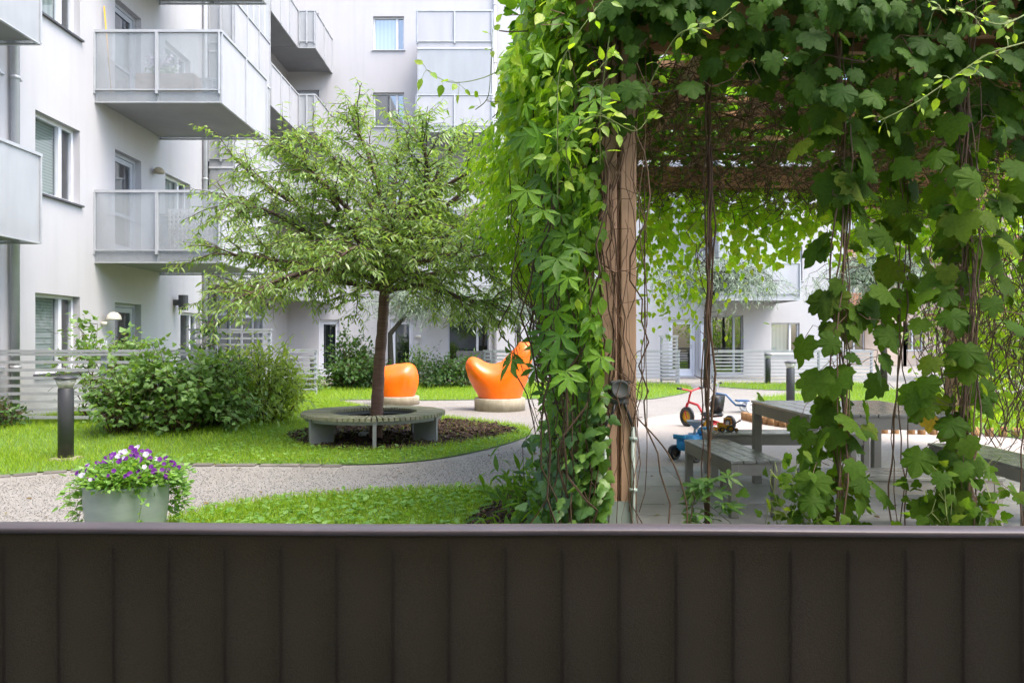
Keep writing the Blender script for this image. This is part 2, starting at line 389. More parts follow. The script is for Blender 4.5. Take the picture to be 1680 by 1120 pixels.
def catmull(pts, k=8, closed=True):
    pts = [np.array(p, float) for p in pts]; n = len(pts); out = []
    for i in range(n if closed else n-1):
        a, b, c, d = (pts[(i-1) % n], pts[i], pts[(i+1) % n], pts[(i+2) % n]) if closed else (pts[max(i-1,0)], pts[i], pts[i+1], pts[min(i+2,n-1)])
        for j in range(k):
            t = j/k
            out.append(.5*((2*b) + (-a+c)*t + (2*a-5*b+4*c-d)*t*t + (-a+3*b-3*c+d)*t**3))
    if not closed: out.append(pts[-1])
    return np.array(out)
def inside(P, poly):
    x, y = P[:,0], P[:,1]; r = np.zeros(len(P), bool); n = len(poly); j = n-1
    for i in range(n):
        xi, yi = poly[i]; xj, yj = poly[j]
        c = ((yi > y) != (yj > y)) & (x < (xj-xi)*(y-yi)/((yj-yi) + 1e-12) + xi); r ^= c; j = i
    return r
def sheet(name, poly, z, m, kind='structure', label=None):
    bm = bmesh.new(); vs = [bm.verts.new((p[0], p[1], z)) for p in poly]
    f = bm.faces.new(vs); bmesh.ops.triangulate(bm, faces=[f]); bm.normal_update()
    for f in bm.faces:
        if f.normal.z < 0: f.normal_flip()
    me = bpy.data.meshes.new(name); bm.to_mesh(me); bm.free()
    o = link(name, me, m); tag(o, label, None, None, kind); return o

# ------------------------------------------------------------------ ground
gm = MB(); gm.add([(-60,-30,0),(60,-30,0),(60,120,0),(-60,120,0)], [(0,1,2,3)])
tag(gm.build('ground', M['gravel']), 'pale grey gravel ground of the courtyard paths', kind='structure')

lawnA = catmull([G(-220,803), G(0,781), G(160,769), G(290,763), G(400,762), G(520,763), G(620,762), G(700,756), G(770,744), G(830,729),
                 G(868,715), G(868,705), G(845,697), G(790,690), G(735,684), G(640,672), G(575,666), G(520,660), (-4.6,16.4), (-6,16.4), (-7.2,15), (-7.25,10), (-7.25,7)], 6)
lawnB = catmull([G(500,656), G(600,656), G(700,657), G(780,656), G(900,654), (1.6,17.2), (2.4,19), (1.5,22.4), (-2,22.5), (-4.5,22.3), (-5.6,20), (-5.4,18)], 6)
lawnC = catmull([G(235,880), G(270,863), G(310,846), G(420,826), G(560,812), G(700,806), G(790,805), G(860,808), (.4,5.8), (.45,4.2), (.4,1.7), (-1.5,1.7), (-2.6,1.9), (-2.7,3.6)], 6)
lawnD = catmull([G(960,650), G(1045,656), G(1100,650), G(1138,640), G(1120,632), (4.3,22.4), (2.5,22.4), (2.2,19.5)], 6)
lawnE = catmull([G(1195,636), G(1300,641), G(1430,640), (11,22.3), (9,22.3), (6.3,22.3)], 6)
lawnF = catmull([G(1240,655), G(1330,646), G(1450,640), (12,19), (12,9), (8,8.4), (6.4,10.6), G(1440,694), G(1330,672)], 6)
def hA(x, y):
    x = np.asarray(x, float); y = np.asarray(y, float)
    a = np.clip((-x-2.6)/1.6, 0, 1); b = np.clip((y-8.2)/1.5, 0, 1)
    return .13 * a*a*(3-2*a) * b*b*(3-2*b)
def lawn_sheet(name, poly, z, hf, label):
    bm = bmesh.new(); vs = [bm.verts.new((p[0], p[1], 0)) for p in poly]; f = bm.faces.new(vs)
    bmesh.ops.triangulate(bm, faces=[f])
    if hf:
        for it in range(5):
            bmesh.ops.subdivide_edges(bm, edges=[e for e in bm.edges if e.calc_length() > .45], cuts=1, use_grid_fill=False)
            bmesh.ops.triangulate(bm, faces=bm.faces[:])
    for v in bm.verts: v.co.z = z + (float(hf(v.co.x, v.co.y)) if hf else 0)
    bm.normal_update()
    for f in bm.faces:
        if f.normal.z < 0: f.normal_flip()
    me = bpy.data.meshes.new(name); bm.to_mesh(me); bm.free(); o = link(name, me, M['turf'], None, True)
    tag(o, label, kind='structure'); return o
lawn_sheet('lawn', lawnA, .012, hA, 'curved lawn round the tree bench')
for i, (p, lb) in enumerate(((lawnB, 'strip of lawn in front of the far shrubs'), (lawnC, 'lawn right below the railing'),
                        (lawnD, 'tongue of lawn by the far door'), (lawnE, 'narrow lawn before the far right fence'), (lawnF, 'lawn behind the sandpit'))):
    lawn_sheet('lawn', p, .012, None, lb)
mulch1 = catmull([G(470,716), G(540,700), G(640,690), G(740,690), G(815,698), G(850,708), G(800,722), G(700,736), G(600,740), G(510,734)], 6)
mulch2 = catmull([G(765,866), G(790,842), G(830,818), G(875,795), G(915,765), (.7,7.4), (.72,6), (.72,4.3), (.6,3.6), (-.1,3.9)], 6)
for p, lb in ((mulch1, 'bark mulch under the tree bench'), (mulch2, 'bark mulch at the foot of the pergola')): sheet('soil', p, .02, M['soil'], label=lb)
sheet('sand', catmull([(1.0,7.4), (1.5,9.5), (2.2,12.2), (3.4,13.2), (4.6,12.2), (5.4,11), (6.4,10), (7.5,8.5), (7.6,7.4), (4,7.35)], 6), .006, M['sand'], label='pale sand of the play area')

def scatter(poly, dens, hf=None, avoid=()):
    mn, mx = poly.min(0), poly.max(0); n = int(dens * (mx[0]-mn[0]) * (mx[1]-mn[1]))
    P = rng.uniform(mn, mx, (n, 2)); P = P[inside(P, poly)]
    for q in avoid: 
        k = ~inside(P, q) | (rng.random(len(P)) < .07); P = P[k]
    z = hf(P[:,0], P[:,1]) if hf else np.zeros(len(P))
    return np.column_stack([P, z + .012])
def grass(name, poly, dens, h, hf=None, avoid=(), kind='blade', m='grass', label=''):
    P = scatter(poly, dens, hf, avoid); n = len(P)
    pat = .65 + .5*np.sin(P[:,0]*2.1+np.sin(P[:,1]*1.7))*np.sin(P[:,1]*2.6)
    A = np.column_stack([rng.normal(0,.45,n), rng.normal(0,.45,n), np.ones(n)]); N = rv(n)
    o = leaves(name, kind, P, A, N, h*rng.uniform(.55,1.25,n)*(.8+.3*pat), M[m]); tag(o, label, kind='stuff'); return o
frontA = lawnA
grass('grass', lawnA, 1500, .075, hA, (mulch1,), label='bright green grass of the lawn round the tree bench')
grass('grass', lawnB, 420, .12, label='bright green grass in front of the far shrubs')
near = lawnC.copy(); near[:,1] = np.maximum(near[:,1], 4.6); low = lawnC.copy(); low[:,1] = np.minimum(low[:,1], 4.6)
grass('grass', low, 1500, .075, None, (mulch2,), label='grass hidden close behind the railing')
grass('grass', near, 3600, .075, None, (mulch2,), label='fresh grass just below the railing')
for p, lb in ((lawnD, 'grass on the lawn tongue by the far door'), (lawnE, 'grass before the far right fence'), (lawnF, 'sunlit grass behind the sandpit')):
    grass('grass', p, 260, .12, label=lb)
def flatleaf(name, poly, dens, s, hf, avoid, m, label, kind='ovate', sel=None):
    P = scatter(poly, dens, hf, avoid)
    if sel is not None: P = P[sel(P)]
    n = len(P); P[:,2] += rng.uniform(.01,.05,n)
    a = rng.uniform(0, 2*math.pi, n); A = np.column_stack([np.cos(a), np.sin(a), rng.uniform(-.1,.5,n)]); N = np.column_stack([rng.normal(0,.3,n), rng.normal(0,.3,n), np.ones(n)])
    tag(leaves(name, kind, P, A, N, s*rng.uniform(.6,1.3,n), M[m]), label, kind='stuff')
flatleaf('weeds', near, 520, .055, None, (mulch2,), 'clover', 'clover and plantain leaves in the near lawn')
flatleaf('weeds', lawnA, 260, .05, hA, (mulch1,), 'clover', 'clover and weeds in the lawn by the bench', sel=lambda P: (P[:,0] > -3.6) & (P[:,1] < 10.4))
for p, d, lb in ((mulch1, 420, 'bark chips under the tree bench'), (mulch2, 520, 'bark chips at the foot of the pergola')):
    P = scatter(p, d); n = len(P); P[:,2] += rng.uniform(.01,.035,n); a = rng.uniform(0,6.28,n)
    tag(leaves('bark_chips', 'chip', P, np.column_stack([np.cos(a),np.sin(a),rng.normal(0,.25,n)]), np.column_stack([rng.normal(0,.4,n),rng.normal(0,.4,n),np.ones(n)]), rng.uniform(.03,.085,n), M['bark_chip']), lb, kind='stuff')
gp = np.array([G(-150,880), G(-100,800), G(150,772), G(400,768), G(620,768), G(760,752), G(860,735), G(880,770), G(820,800), G(560,808), G(400,824), G(280,850), G(250,885)])
P = scatter(gp, 1100); n = len(P); P[:,2] -= .008
tag(leaves('pebbles', 'stone', P, rv(n)*[1,1,.2], np.column_stack([rng.normal(0,.3,n),rng.normal(0,.3,n),np.ones(n)]), rng.uniform(.006,.013,n), M['pebble']), 'loose pebbles on the gravel path', kind='stuff')

ll = np.vstack([np.column_stack([rng.uniform(-5,1,160), rng.uniform(4.9,9,160), np.full(160,.014)]), np.column_stack([rng.uniform(.8,5,170), rng.uniform(3.6,7.2,170), np.full(170,.032)])]); n = len(ll); a = rng.uniform(0,6.28,n)
tag(leaves('fallen_leaves', 'ovate', ll, np.column_stack([np.cos(a),np.sin(a),rng.normal(0,.15,n)]), np.column_stack([rng.normal(0,.3,n),rng.normal(0,.3,n),np.ones(n)]), rng.uniform(.02,.055,n), leafmat('litter', [(.14,.08,.03),(.22,.15,.05),(.10,.07,.035),(.25,.22,.06)], .2, .7, .2)), 'fallen leaves scattered on the gravel and the slabs', kind='stuff')
# brick edging along the lawn
e = MB(); path = np.array([G(-220,804), G(0,782), G(160,770), G(290,764), G(400,763), G(520,764), G(560,764)]); path = catmull(path, 20, False)
acc = 0; L = .21; last = path[0]
for i in range(1, len(path)):
    d = path[i]-path[i-1]; s_ = np.linalg.norm(d); acc += s_
    if acc >= L:
        acc = 0; c = path[i]; e.obox((c[0], c[1]-.03, -.005+random.uniform(-.004,.004)), (L-.012, .10, .05), math.atan2(d[1], d[0])+random.uniform(-.03,.03))
tag(e.build('brick_edging', M['brick_edge'], None, False, .006, 1), 'row of dark edging bricks between lawn and gravel path', 'edging')

# paved patio
pv = MB(); y = 2.6; r_ = 0
while y < 7.28:
    x = .72 + (-.4 if r_ % 2 else 0)*0
    while x < 7.4:
        w = .82; pv.box(x+.004, min(x+w, 7.4)-.004, y+.004, y+.346, -.02, .022+random.uniform(-.002,.002)); x += w
    y += .35; r_ += 1
pv.box(.7, 7.42, 2.58, 7.3, -.03, .010)
tag(pv.build('patio', M['paver'], None, False), 'grey concrete slabs under the pergola', kind='structure')

# ------------------------------------------------------------------ buildings
def wall(mb, F, Wd, H, holes, depth=.14, u0=0, v0=0):
    us = sorted({u0, Wd, *[h[0] for h in holes], *[h[1] for h in holes]}); vs = sorted({v0, H, *[h[2] for h in holes], *[h[3] for h in holes]})
    for i in range(len(us)-1):
        for j in range(len(vs)-1):
            a, b, c, d = us[i], us[i+1], vs[j], vs[j+1]; cu, cv = (a+b)/2, (c+d)/2
            if any(h[0] < cu < h[1] and h[2] < cv < h[3] for h in holes): continue
            mb.fquad(F, a, b, c, d, 0)
    o, u, v, n = F
    for a, b, c, d in holes:
        q = lambda x, y, z: o + u*x + v*y + n*z
        for (x0,y0),(x1,y1) in (((a,c),(b,c)),((b,c),(b,d)),((b,d),(a,d)),((a,d),(a,c))):
            mb.add([q(x0,y0,0), q(x1,y1,0), q(x1,y1,-depth-.06), q(x0,y0,-depth-.06)], [(0,1,2,3)])
def window(bld, F, u0, u1, v0, v1, fm='frame_white', mull=.68, depth=.13, behind='room', blind=None, sill=True, glass='glass', flip=False, transom=None):
    m = MB(); f = .055; a, b = -depth-.05, -depth+.012
    m.fbox(F,u0,u0+f,v0,v1,a,b); m.fbox(F,u1-f,u1,v0,v1,a,b); m.fbox(F,u0+f,u1-f,v1-f,v1,a,b); m.fbox(F,u0+f,u1-f,v0,v0+f,a,b)
    um = None
    if mull:
        um = u0 + (u1-u0)*(mull if not flip else 1-mull); m.fbox(F,um-.04,um+.04,v0+f,v1-f,a,b+.008)
    if transom: 
        for (p, q) in (((u0+f, um-.04), (um+.04, u1-f)) if um else ((u0+f, u1-f),)): m.fbox(F,p,q,v0+transom-.02,v0+transom+.02,a,b-.003)
    w = m.build('window', M[fm], bld)
    g = MB(); g.fquad(F,u0+f*.5,u1-f*.5,v0+f*.5,v1-f*.5,a+.018); g.build('pane', M[glass], w)
    if blind:
        k = MB(); bu1 = (um if um and not flip else u1); k.fquad(F,u0+.03,bu1-.03,v0+.03+ (v1-v0)*(0 if blind=='blind' else .0),v1-.03,a-.03); k.build('blind' if 'blind' in blind else 'curtain', M[blind], w)
    k = MB(); k.fquad(F,u0-.02,u1+.02,v0-.02,v1+.02,a-.16); k.build('room_back', M[behind], w)
    if sill:
        s_ = MB(); s_.fbox(F,u0-.05,u1+.05,v0-.035,v0-.004,-depth-.03,.05); s_.build('sill', M['alu'] if sill is True else M['dark_metal'], w)
    return w
def door(bld, F, u0, u1, v0, v1, fm='frame_white', glass='glass_dark', depth=.13, behind='room', bar=.42):
    m = MB(); f = .07; a, b = -depth-.05, -depth+.012
    m.fbox(F,u0,u0+f,v0,v1,a,b); m.fbox(F,u1-f,u1,v0,v1,a,b); m.fbox(F,u0+f,u1-f,v1-f,v1,a,b)
    d = m.build('door', M[fm], bld)
    l = MB(); c, e_ = a+.01, b-.012; g = .09; x0, x1, y1 = u0+f+.008, u1-f-.008, v1-f-.008
    l.fbox(F,x0,x0+g,v0,y1,c,e_); l.fbox(F,x1-g,x1,v0,y1,c,e_); l.fbox(F,x0+g,x1-g,y1-g,y1,c,e_); l.fbox(F,x0+g,x1-g,v0,v0+.25,c,e_)
    if bar: l.fbox(F,x0+g,x1-g,v0+(v1-v0)*bar-.025,v0+(v1-v0)*bar+.025,c,e_)
    l.build('leaf', M[fm], d)
    p = MB(); p.fquad(F,x0+g*.5,x1-g*.5,v0+.2,y1-g*.5,c+.015); p.build('pane', M[glass], d)
    h = MB(); h.fbox(F,x1-g+.03,x1-g+.05,v0+1.0,v0+1.14,e_,e_+.04); h.build('handle', M['alu'], d)
    k = MB(); k.fquad(F,u0-.02,u1+.02,v0-.02,v1+.02,a-.16); k.build('room_back', M[behind], d)
    return d
def balcony(bld, x0, x1, y0, y1, z, faces, h=1.2, th=.14, slabm='concrete_soffit', glaze=None):
    s_ = MB(); s_.box(x0+.03, x1-.03, y0+.03, y1-.03, z, z+th); b = s_.build('balcony', M[slabm], bld)
    for ax, c, a0, a1, pm, nseg in faces:
        fr = MB(); 
        def bx(m, a, b_, z0, z1, t0, t1):
            if ax == 'x': m.box(c+t0, c+t1, a, b_, z0, z1)
            else: m.box(a, b_, c+t0, c+t1, z0, z1)
        for i in range(nseg):
            p0, p1 = a0 + (a1-a0)*i/nseg, a0 + (a1-a0)*(i+1)/nseg
            p = MB(); bx(p, p0+.012, p1-.012, z-.03, z+h-.03, -.006, .006); p.build('railing_panel', M[pm], b)
        for i in range(nseg+1):
            fr = MB(); q = a0 + (a1-a0)*i/nseg; bx(fr, max(a0,q-.02), min(a1,q+.02), z-.035, z+h-.02, .009 if True else 0, .035)
            bx(fr, max(a0,q-.02), min(a1,q+.02), z+.1, z+h-.02, -.06, -.009)
            fr.build('railing_post', M['alu'], b)
        hr = MB(); bx(hr, a0-.02, a1+.02, z+h-.02, z+h+.025, -.03, .03); hr.build('handrail', M['alu'], b)
        tr = MB(); bx(tr, a0, a1, z-.05, z-.032, -.02, .02); bx(tr, a0, a1, z+.16, z+.18, -.04, -.008); tr.build('trim', M['alu'], b)
        if glaze and (ax, c) in glaze:
            zt = glaze[(ax, c)]
            gl = MB(); bx(gl, a0+.03, a1-.03, z+h+.04, zt-.03, -.008, .004); gl.build('glazing', M['panel_grey'], b)
            gf = MB()
            for i in range(nseg*2+1):
                q = a0 + (a1-a0)*i/(nseg*2); bx(gf, max(a0,q-.012), min(a1,q+.012), z+h+.03, zt-.02, .006, .02)
            bx(gf, a0, a1, zt-.06, zt-.02, -.03, .03); gf.build('glazing_frame', M['alu_light'], b)
    return b
def pipe(bld, x, y, z0, z1, r=.05, m='alu'):
    p = MB(); p.tube([(x,y,z0),(x,y,z1)], r, 14)
    for z in np.arange(z0+.9, z1, 2.1): p.tube([(x,y,z),(x,y,z+.05)], r+.012, 14); p.box(x-.015, x+.015, y-.015, y+.13, z+.01, z+.04)
    p.build('drain_pipe', M[m], bld, True)

XW = -7.3
lb = empty('apartment_building', (XW, 10, 0), 'white plastered apartment wing on the left with projecting glass fronted balconies', 'building', 'apartment buildings round the courtyard')
FL = (Vector((XW,0,0)), Vector((0,1,0)), Vector((0,0,1)), Vector((1,0,0)))
win = [(11.2,12.36,z0,z1) for z0, z1 in ((.8,2.05),(3.6,4.85),(6.4,7.65),(9.2,10.45))]
drs = [(13.45,14.4,z0,z1) for z0, z1 in ((.05,2.02),(2.87,4.84),(5.67,7.64),(8.47,10.44))]
w2 = [(15.4,16.6,z0,z1) for z0, z1 in ((3.6,4.85),(6.4,7.65),(9.2,10.45))] + [(16.1,17.15,.8,1.95)]
w0 = [(7.5,8.7,z0,z1) for z0, z1 in ((.8,2.05),(3.6,4.85),(6.4,7.65))]
wm = MB(); wall(wm, FL, 17.4, 16, win+drs+w2+w0, .13, u0=3.0)
wm.box(-12, -8.1, 3, 17.2, 0, 16.0)
wm.add([(XW,17.4,0),(-8.2,17.4,0),(-8.2,17.4,16),(XW,17.4,16)], [(0,1,2,3)])
wm.add([(XW,3,16),(XW,17.4,16),(-8.2,17.4,16),(-8.2,3,16)], [(0,1,2,3)])
wm.build('wall', M['plaster'], lb)
for i, h in enumerate(win): window(lb, FL, *h, blind='blind' if i < 2 else ('curtain'), sill='dark')
for h in w0: window(lb, FL, *h, blind='blind', sill='dark')
for h in drs: door(lb, FL, *h, fm='frame_grey' , glass='glass')
for h in w2: window(lb, FL, *h, blind='curtain' if h[2] > 3 else None, sill='dark')
ZF = (2.72, 5.52, 8.32, 11.12)
for z in ZF[:3]:
    balcony(lb, XW, -5.1, 12.8, 15.15, z, [('y',12.8,XW,-5.1,'panel_clear',2), ('x',-5.1,12.8,15.15,'panel_white',2), ('y',15.15,XW,-5.1,'panel_clear',2)])
for z in ZF[:3]:
    balcony(lb, XW, -6.65, 4.2, 10.3, z, [('x',-6.65,4.2,10.3,'panel_grey',6), ('y',10.3,XW,-6.65,'panel_clear',1), ('y',4.2,XW,-6.65,'panel_clear',1)])
pipe(lb, XW+.09, 10.62, 0, 16, .055); pipe(lb, XW+.02, 10.35, 0, 16, .03, 'alu_light'); pipe(lb, XW+.07, 17.25, 0, 16, .05)
m = MB(); m.tube([(XW,13.0,1.62),(XW+.1,13.0,1.62)], .03, 8); m.lathe([(.0,.13),(.06,.12),(.11,.07),(.13,0),(.125,-.01),(0,-.01)], 20, (XW+.17,13.1,1.7))
m.build('wall_lamp', mat('opal', (.80,.74,.62), None, 3, .4), lb, True)
m = MB(); m.lathe([(.0,.12),(.06,.10),(.10,.05),(.11,0),(.1,-.01),(0,-.01)], 20, (XW+.13,14.85,4.72)); m.build('wall_lamp', M['concrete'], lb, True)
m = MB(); m.box(XW, XW+.14, 15.75, 15.87, 2.08, 2.2); m.tube([(XW+.2,15.8,1.98),(XW+.2,15.8,2.3)], .10, 14); m.build('wall_lamp', M['dark_metal'], lb)
m = MB(); m.box(XW, XW+.05, 13.0, 13.1, 1.2, 1.32); m.build('socket', M['frame_white'], lb)
# corner stack with glazing, stepped stack
fb = empty('apartment_building', (0, 26.7, 0), 'pale apartment block closing the far end of the courtyard with stepped balconies', 'building', 'apartment buildings round the courtyard')
for i, z in enumerate(ZF):
    zt = z + 2.8
    balcony(lb, -8.2, -6.7, 17.62, 20.2, z, [('x',-6.7,17.62,20.2,'panel_white',3), ('y',17.62,XW,-6.7,'panel_grey',2), ('y',20.2,-8.2,-6.7,'panel_grey',2)], glaze={('x',-6.7): zt, ('y',17.62): zt} if i in (0,1,2) else None)
    balcony(fb, -8.2, -7.14, 21.6, 24.4, z, [('x',-7.14,21.6,24.4,'panel_white',3), ('y',21.6,-8.2,-7.14,'panel_grey',2)], glaze={('y',21.6): zt} if i == 2 else None)
    balcony(fb, -8.2, -6.57, 24.37, 26.7, z, [('y',24.4,-7.1,-6.57,'panel_grey',2), ('x',-6.57,24.4,26.7,'panel_white',2)])
XE = 12.1
FF = (Vector((-8.2,26.7,0)), Vector((1,0,0)), Vector((0,0,1)), Vector((0,-1,0)))
U = lambda x: x + 8.2
fw = [(U(-5.07),U(-3.94),z0,z1) for z0, z1 in ((3.53,4.76),(6.33,7.56),(9.13,10.38),(11.93,13.16),(14.7,15.9))]
fw2 = [(U(9.45),U(10.5),.85,1.98), (U(9.4),U(10.6),3.53,4.76), (U(3.2),U(4.4),3.53,4.76), (U(3.2),U(4.4),6.33,7.56)]
fd = [(U(-7.08),U(-6.3),.05,2.1), (U(-4.45),U(-3.6),.05,2.1), (U(5.72),U(6.7),.05,2.1)]
fdb = [(U(-7.9),U(-7.05),z,z+2.0) for z in (2.87,5.67,8.47,11.27)] + [(U(-2.9),U(-1.0),z,z+2.1) for z in (8.47,11.27)] + [(U(7.2),U(9.0),z,z+2.1) for z in (2.87,5.67)]
fr_ = [(U(-2.35),U(-.85),.1,2.35), (U(7.3),U(8.45),.1,2.25)]
wm = MB(); wall(wm, FF, U(XE), 17.5, fw+fw2+fd+fdb+fr_, .13); wm.box(-8.2, XE-.01, 27.4, 34, 0, 17.4)
wm.add([(XE,26.7,0),(XE,34,0),(XE,34,17.5),(XE,26.7,17.5)], [(0,1,2,3)])
wm.add([(-8.2,17.4,0),(-8.2,26.7,0),(-8.2,26.7,16),(-8.2,17.4,16)], [(0,1,2,3)])
wm.build('wall', M['plaster'], fb)
m = MB(); m.box(-.62, 12.08, 26.62, 26.695, 2.5, 17.5); 
for i, h in enumerate(fw): window(fb, FF, *h, blind=('curtain_x' if i in (3,) else None), sill=True, mull=.76, glass='glass' if i != 3 else 'glass')
for h in fw2: window(fb, FF, *h, blind='curtain_x', sill=True, mull=.7)
for h in fd: door(fb, FF, *h, bar=None)
for h in fdb: door(fb, FF, *h, fm='frame_grey', bar=None)
for h in fr_: window(fb, FF, *h, fm='frame_grey', mull=.72, glass='glass_dark', sill=False)
for z in ZF:
    balcony(fb, -3.16, -.66, 24.4, 26.7, z, [('y',24.4,-3.16,-.66,'panel_white',2), ('x',-.66,24.4,26.7,'panel_white',2), ('x',-3.16,24.4,26.7,'panel_white',2)],
            glaze={('y',24.4): z+2.78, ('x',-.66): z+2.78} if z in (ZF[2],) else None)
for z in ZF[:3]:
    balcony(fb, 6.9, 9.6, 24.4, 26.7, z, [('y',24.4,6.9,9.6,'panel_white',2), ('x',6.9,24.4,26.7,'panel_white',2), ('x',9.6,24.4,26.7,'panel_white',2)],
            glaze={('y',24.4): z+2.78, ('x',6.9): z+2.78})
# glazed ground floor corner under the left balconies
g = MB(); gF = (Vector((-7.9,17.6,0)), Vector((0,1,0)), Vector((0,0,1)), Vector((1,0,0)))
for i in range(7): g.fbox(gF, i*.9, i*.9+.06, 0, 2.7, 0, .07)
g.fbox(gF, 0, 5.5, 2.0, 2.08, .003, .06); o = g.build('glazed_front', M['frame_grey'], lb)
g = MB(); g.fquad(gF, 0, 5.5, 0, 2.7, .03); g.build('pane', M['glass_dark'], o)
pipe(fb, -.62, 26.6, 0, 17.4, .06); pipe(fb, .9, 26.6, 0, 2.7, .05)
m = MB(); m.lathe([(.0,.1),(.08,.08),(.10,0),(0,-.01)], 16, (-3.4,26.55,1.45)); m.build('wall_lamp', mat('opal_far', (.78,.75,.68)), fb, True)
m = MB(); m.box(6.82,7.02,26.4,26.69,.3,1.9); m.build('heat_pump_duct', M['frame_white'], fb)

# timber building far to the right
tb = empty('timber_building', (20, 42, 0), 'brown timber clad building with wooden balconies seen through the vines at right', 'building')
FT = (Vector((14,40,0)), Vector((1,0,0)), Vector((0,0,1)), Vector((0,-1,0)))
th = [(1+i*3.2, 2.1+i*3.2, z, z+1.5) for i in range(7) for z in (.8,3.8,6.8)]
m = MB(); wall(m, FT, 26, 11, th); m.box(14.02,40,40.6,46,0,10.9); m.build('wall', mat('render_cream', (.62,.50,.40), None, 2, .9), tb)
for h in th: window(tb, FT, *h, mull=.5, fm='frame_white')
for z in (2.6,5.6,8.6):
    for x in (16.2, 22.6, 29):
        m = MB(); m.box(x,x+4.4,38.2,40,z,z+.2); b = m.build('balcony', M['timber_far'], tb)
        m = MB()
        for k in range(30): m.box(x+k*.147, x+k*.147+.11, 38.15, 38.19, z+.05, z+1.15)
        m.box(x,x+4.4,38.12,38.22,z+1.15,z+1.22); m.build('railing', M['timber_far'], b)
        for xx in (x, x+4.3):
            m = MB(); m.box(xx,xx+.12,38.22,38.34,0,z); m.build('post', M['timber_far'], b)
m = MB(); m.add([(13,37.5,11),(41,37.5,11),(41,46.5,12.6),(13,46.5,12.6)], [(0,1,2,3)]); m.build('roof', M['timber_far'], tb)

# building the picture is taken from: terrace wall behind and balcony slab overhead
hb = empty('terrace_building', (0,-1.6,0), 'apartment building behind the dark terrace railing', 'building', 'apartment buildings round the courtyard')
m = MB(); m.box(-9,9,-2.2,-1.6,0,8); m.build('wall', M['plaster'], hb)
m = MB(); m.box(-4,4,-1.6,.5,2.62,2.8); m.build('balcony_slab', M['concrete_soffit'], hb)
m = MB(); m.box(-4,4,-1.6,1.1,-.05,.05); m.build('terrace_floor', M['paver'], hb)

# ------------------------------------------------------------------ terrace railing with cloth screen
rl = empty('terrace_railing', (0,1.25,0), 'dark brown cloth screened terrace railing with rounded metal handrail across the foreground', 'railing')
yaw = R(1.1); 
def rp(x, dy, z): return (x*math.cos(yaw)+dy*math.sin(yaw)*0, 1.215 - x*math.sin(yaw) + dy, z)
m = MB(); prof = []
for k in range(13):
    a = math.pi*k/12; prof.append((.021*math.cos(a), .007*math.sin(a)))
prof += [(-.021,-.004),(-.02,-.006),(.02,-.006),(.021,-.004)]
xs = np.linspace(-2.6,2.6,60); rows = []
for x in xs:
    wob = .0012*math.sin(x*3.1)+.0008*math.sin(x*7.3)
    rows.append([rp(x, a, .989+b+wob) for a, b in prof])
k = len(prof)
for r_ in rows: m.v += r_
for i in range(len(xs)-1):
    for j in range(k): a = i*k+j; b = i*k+(j+1) % k; m.f.append((a,b,b+k,a+k))
m.build('handrail', M['cap'], rl, True)
bal = MB()
for i in range(58):
    x = -2.6 + .0925*i; c = rp(x, -.008, .5); bal.obox(c, (.008,.0185,.92), -yaw)
bal.build('balusters', M['dark_metal'], rl)
mm, nt, b, out = newmat('screen_cloth')
v = coords(nt); n1 = noise(nt, v, 2.2, 5); r1 = ramp(nt, n1.outputs['Fac'], [(.3,(.076,.057,.039)),(.75,(.052,.040,.028))])
n2 = noise(nt, v, 420, 2); r2 = ramp(nt, n2.outputs['Fac'], [(.35,(.85,.85,.85)),(.65,(1.1,1.1,1.1))])
col = mixc(nt, r1.outputs[0], r2.outputs[0], 1.0, 'MULTIPLY'); nt.links.new(col, b.inputs['Base Color']); b.inputs['Roughness'].default_value = .75
tr = nt.nodes.new('ShaderNodeBsdfTranslucent'); nt.links.new(col, tr.inputs[0]); mx = nt.nodes.new('ShaderNodeMixShader'); mx.inputs[0].default_value = .62
nt.links.new(b.outputs[0], mx.inputs[1]); nt.links.new(tr.outputs[0], mx.inputs[2]); nt.links.new(mx.outputs[0], out.inputs[0]); bump(nt, b, n2.outputs['Fac'], .3, .003)
cl = MB(); xs = np.linspace(-2.6,2.6,521); zs = np.linspace(.05,.987,28)
for z in zs:
    for x in xs:
        ph = ((x+2.6)/.0925) % 1; dpt = -.004*math.exp(-((min(ph,1-ph))/.07)**2)
        wr = .003*math.sin(z*9+x*.8) + (.004*math.exp(-((z-.81-.01*math.sin(x*1.3))/.012)**2) if x < .2 else 0) + .002*math.sin(x*2.2+z*3)
        cl.v.append(rp(x, -.0184-abs(wr)*.22, z))
nx = len(xs)
for j in range(len(zs)-1):
    for i in range(nx-1): a = j*nx+i; cl.f.append((a,a+1,a+1+nx,a+nx))
cl.build('screen_cloth', mm, rl, True)

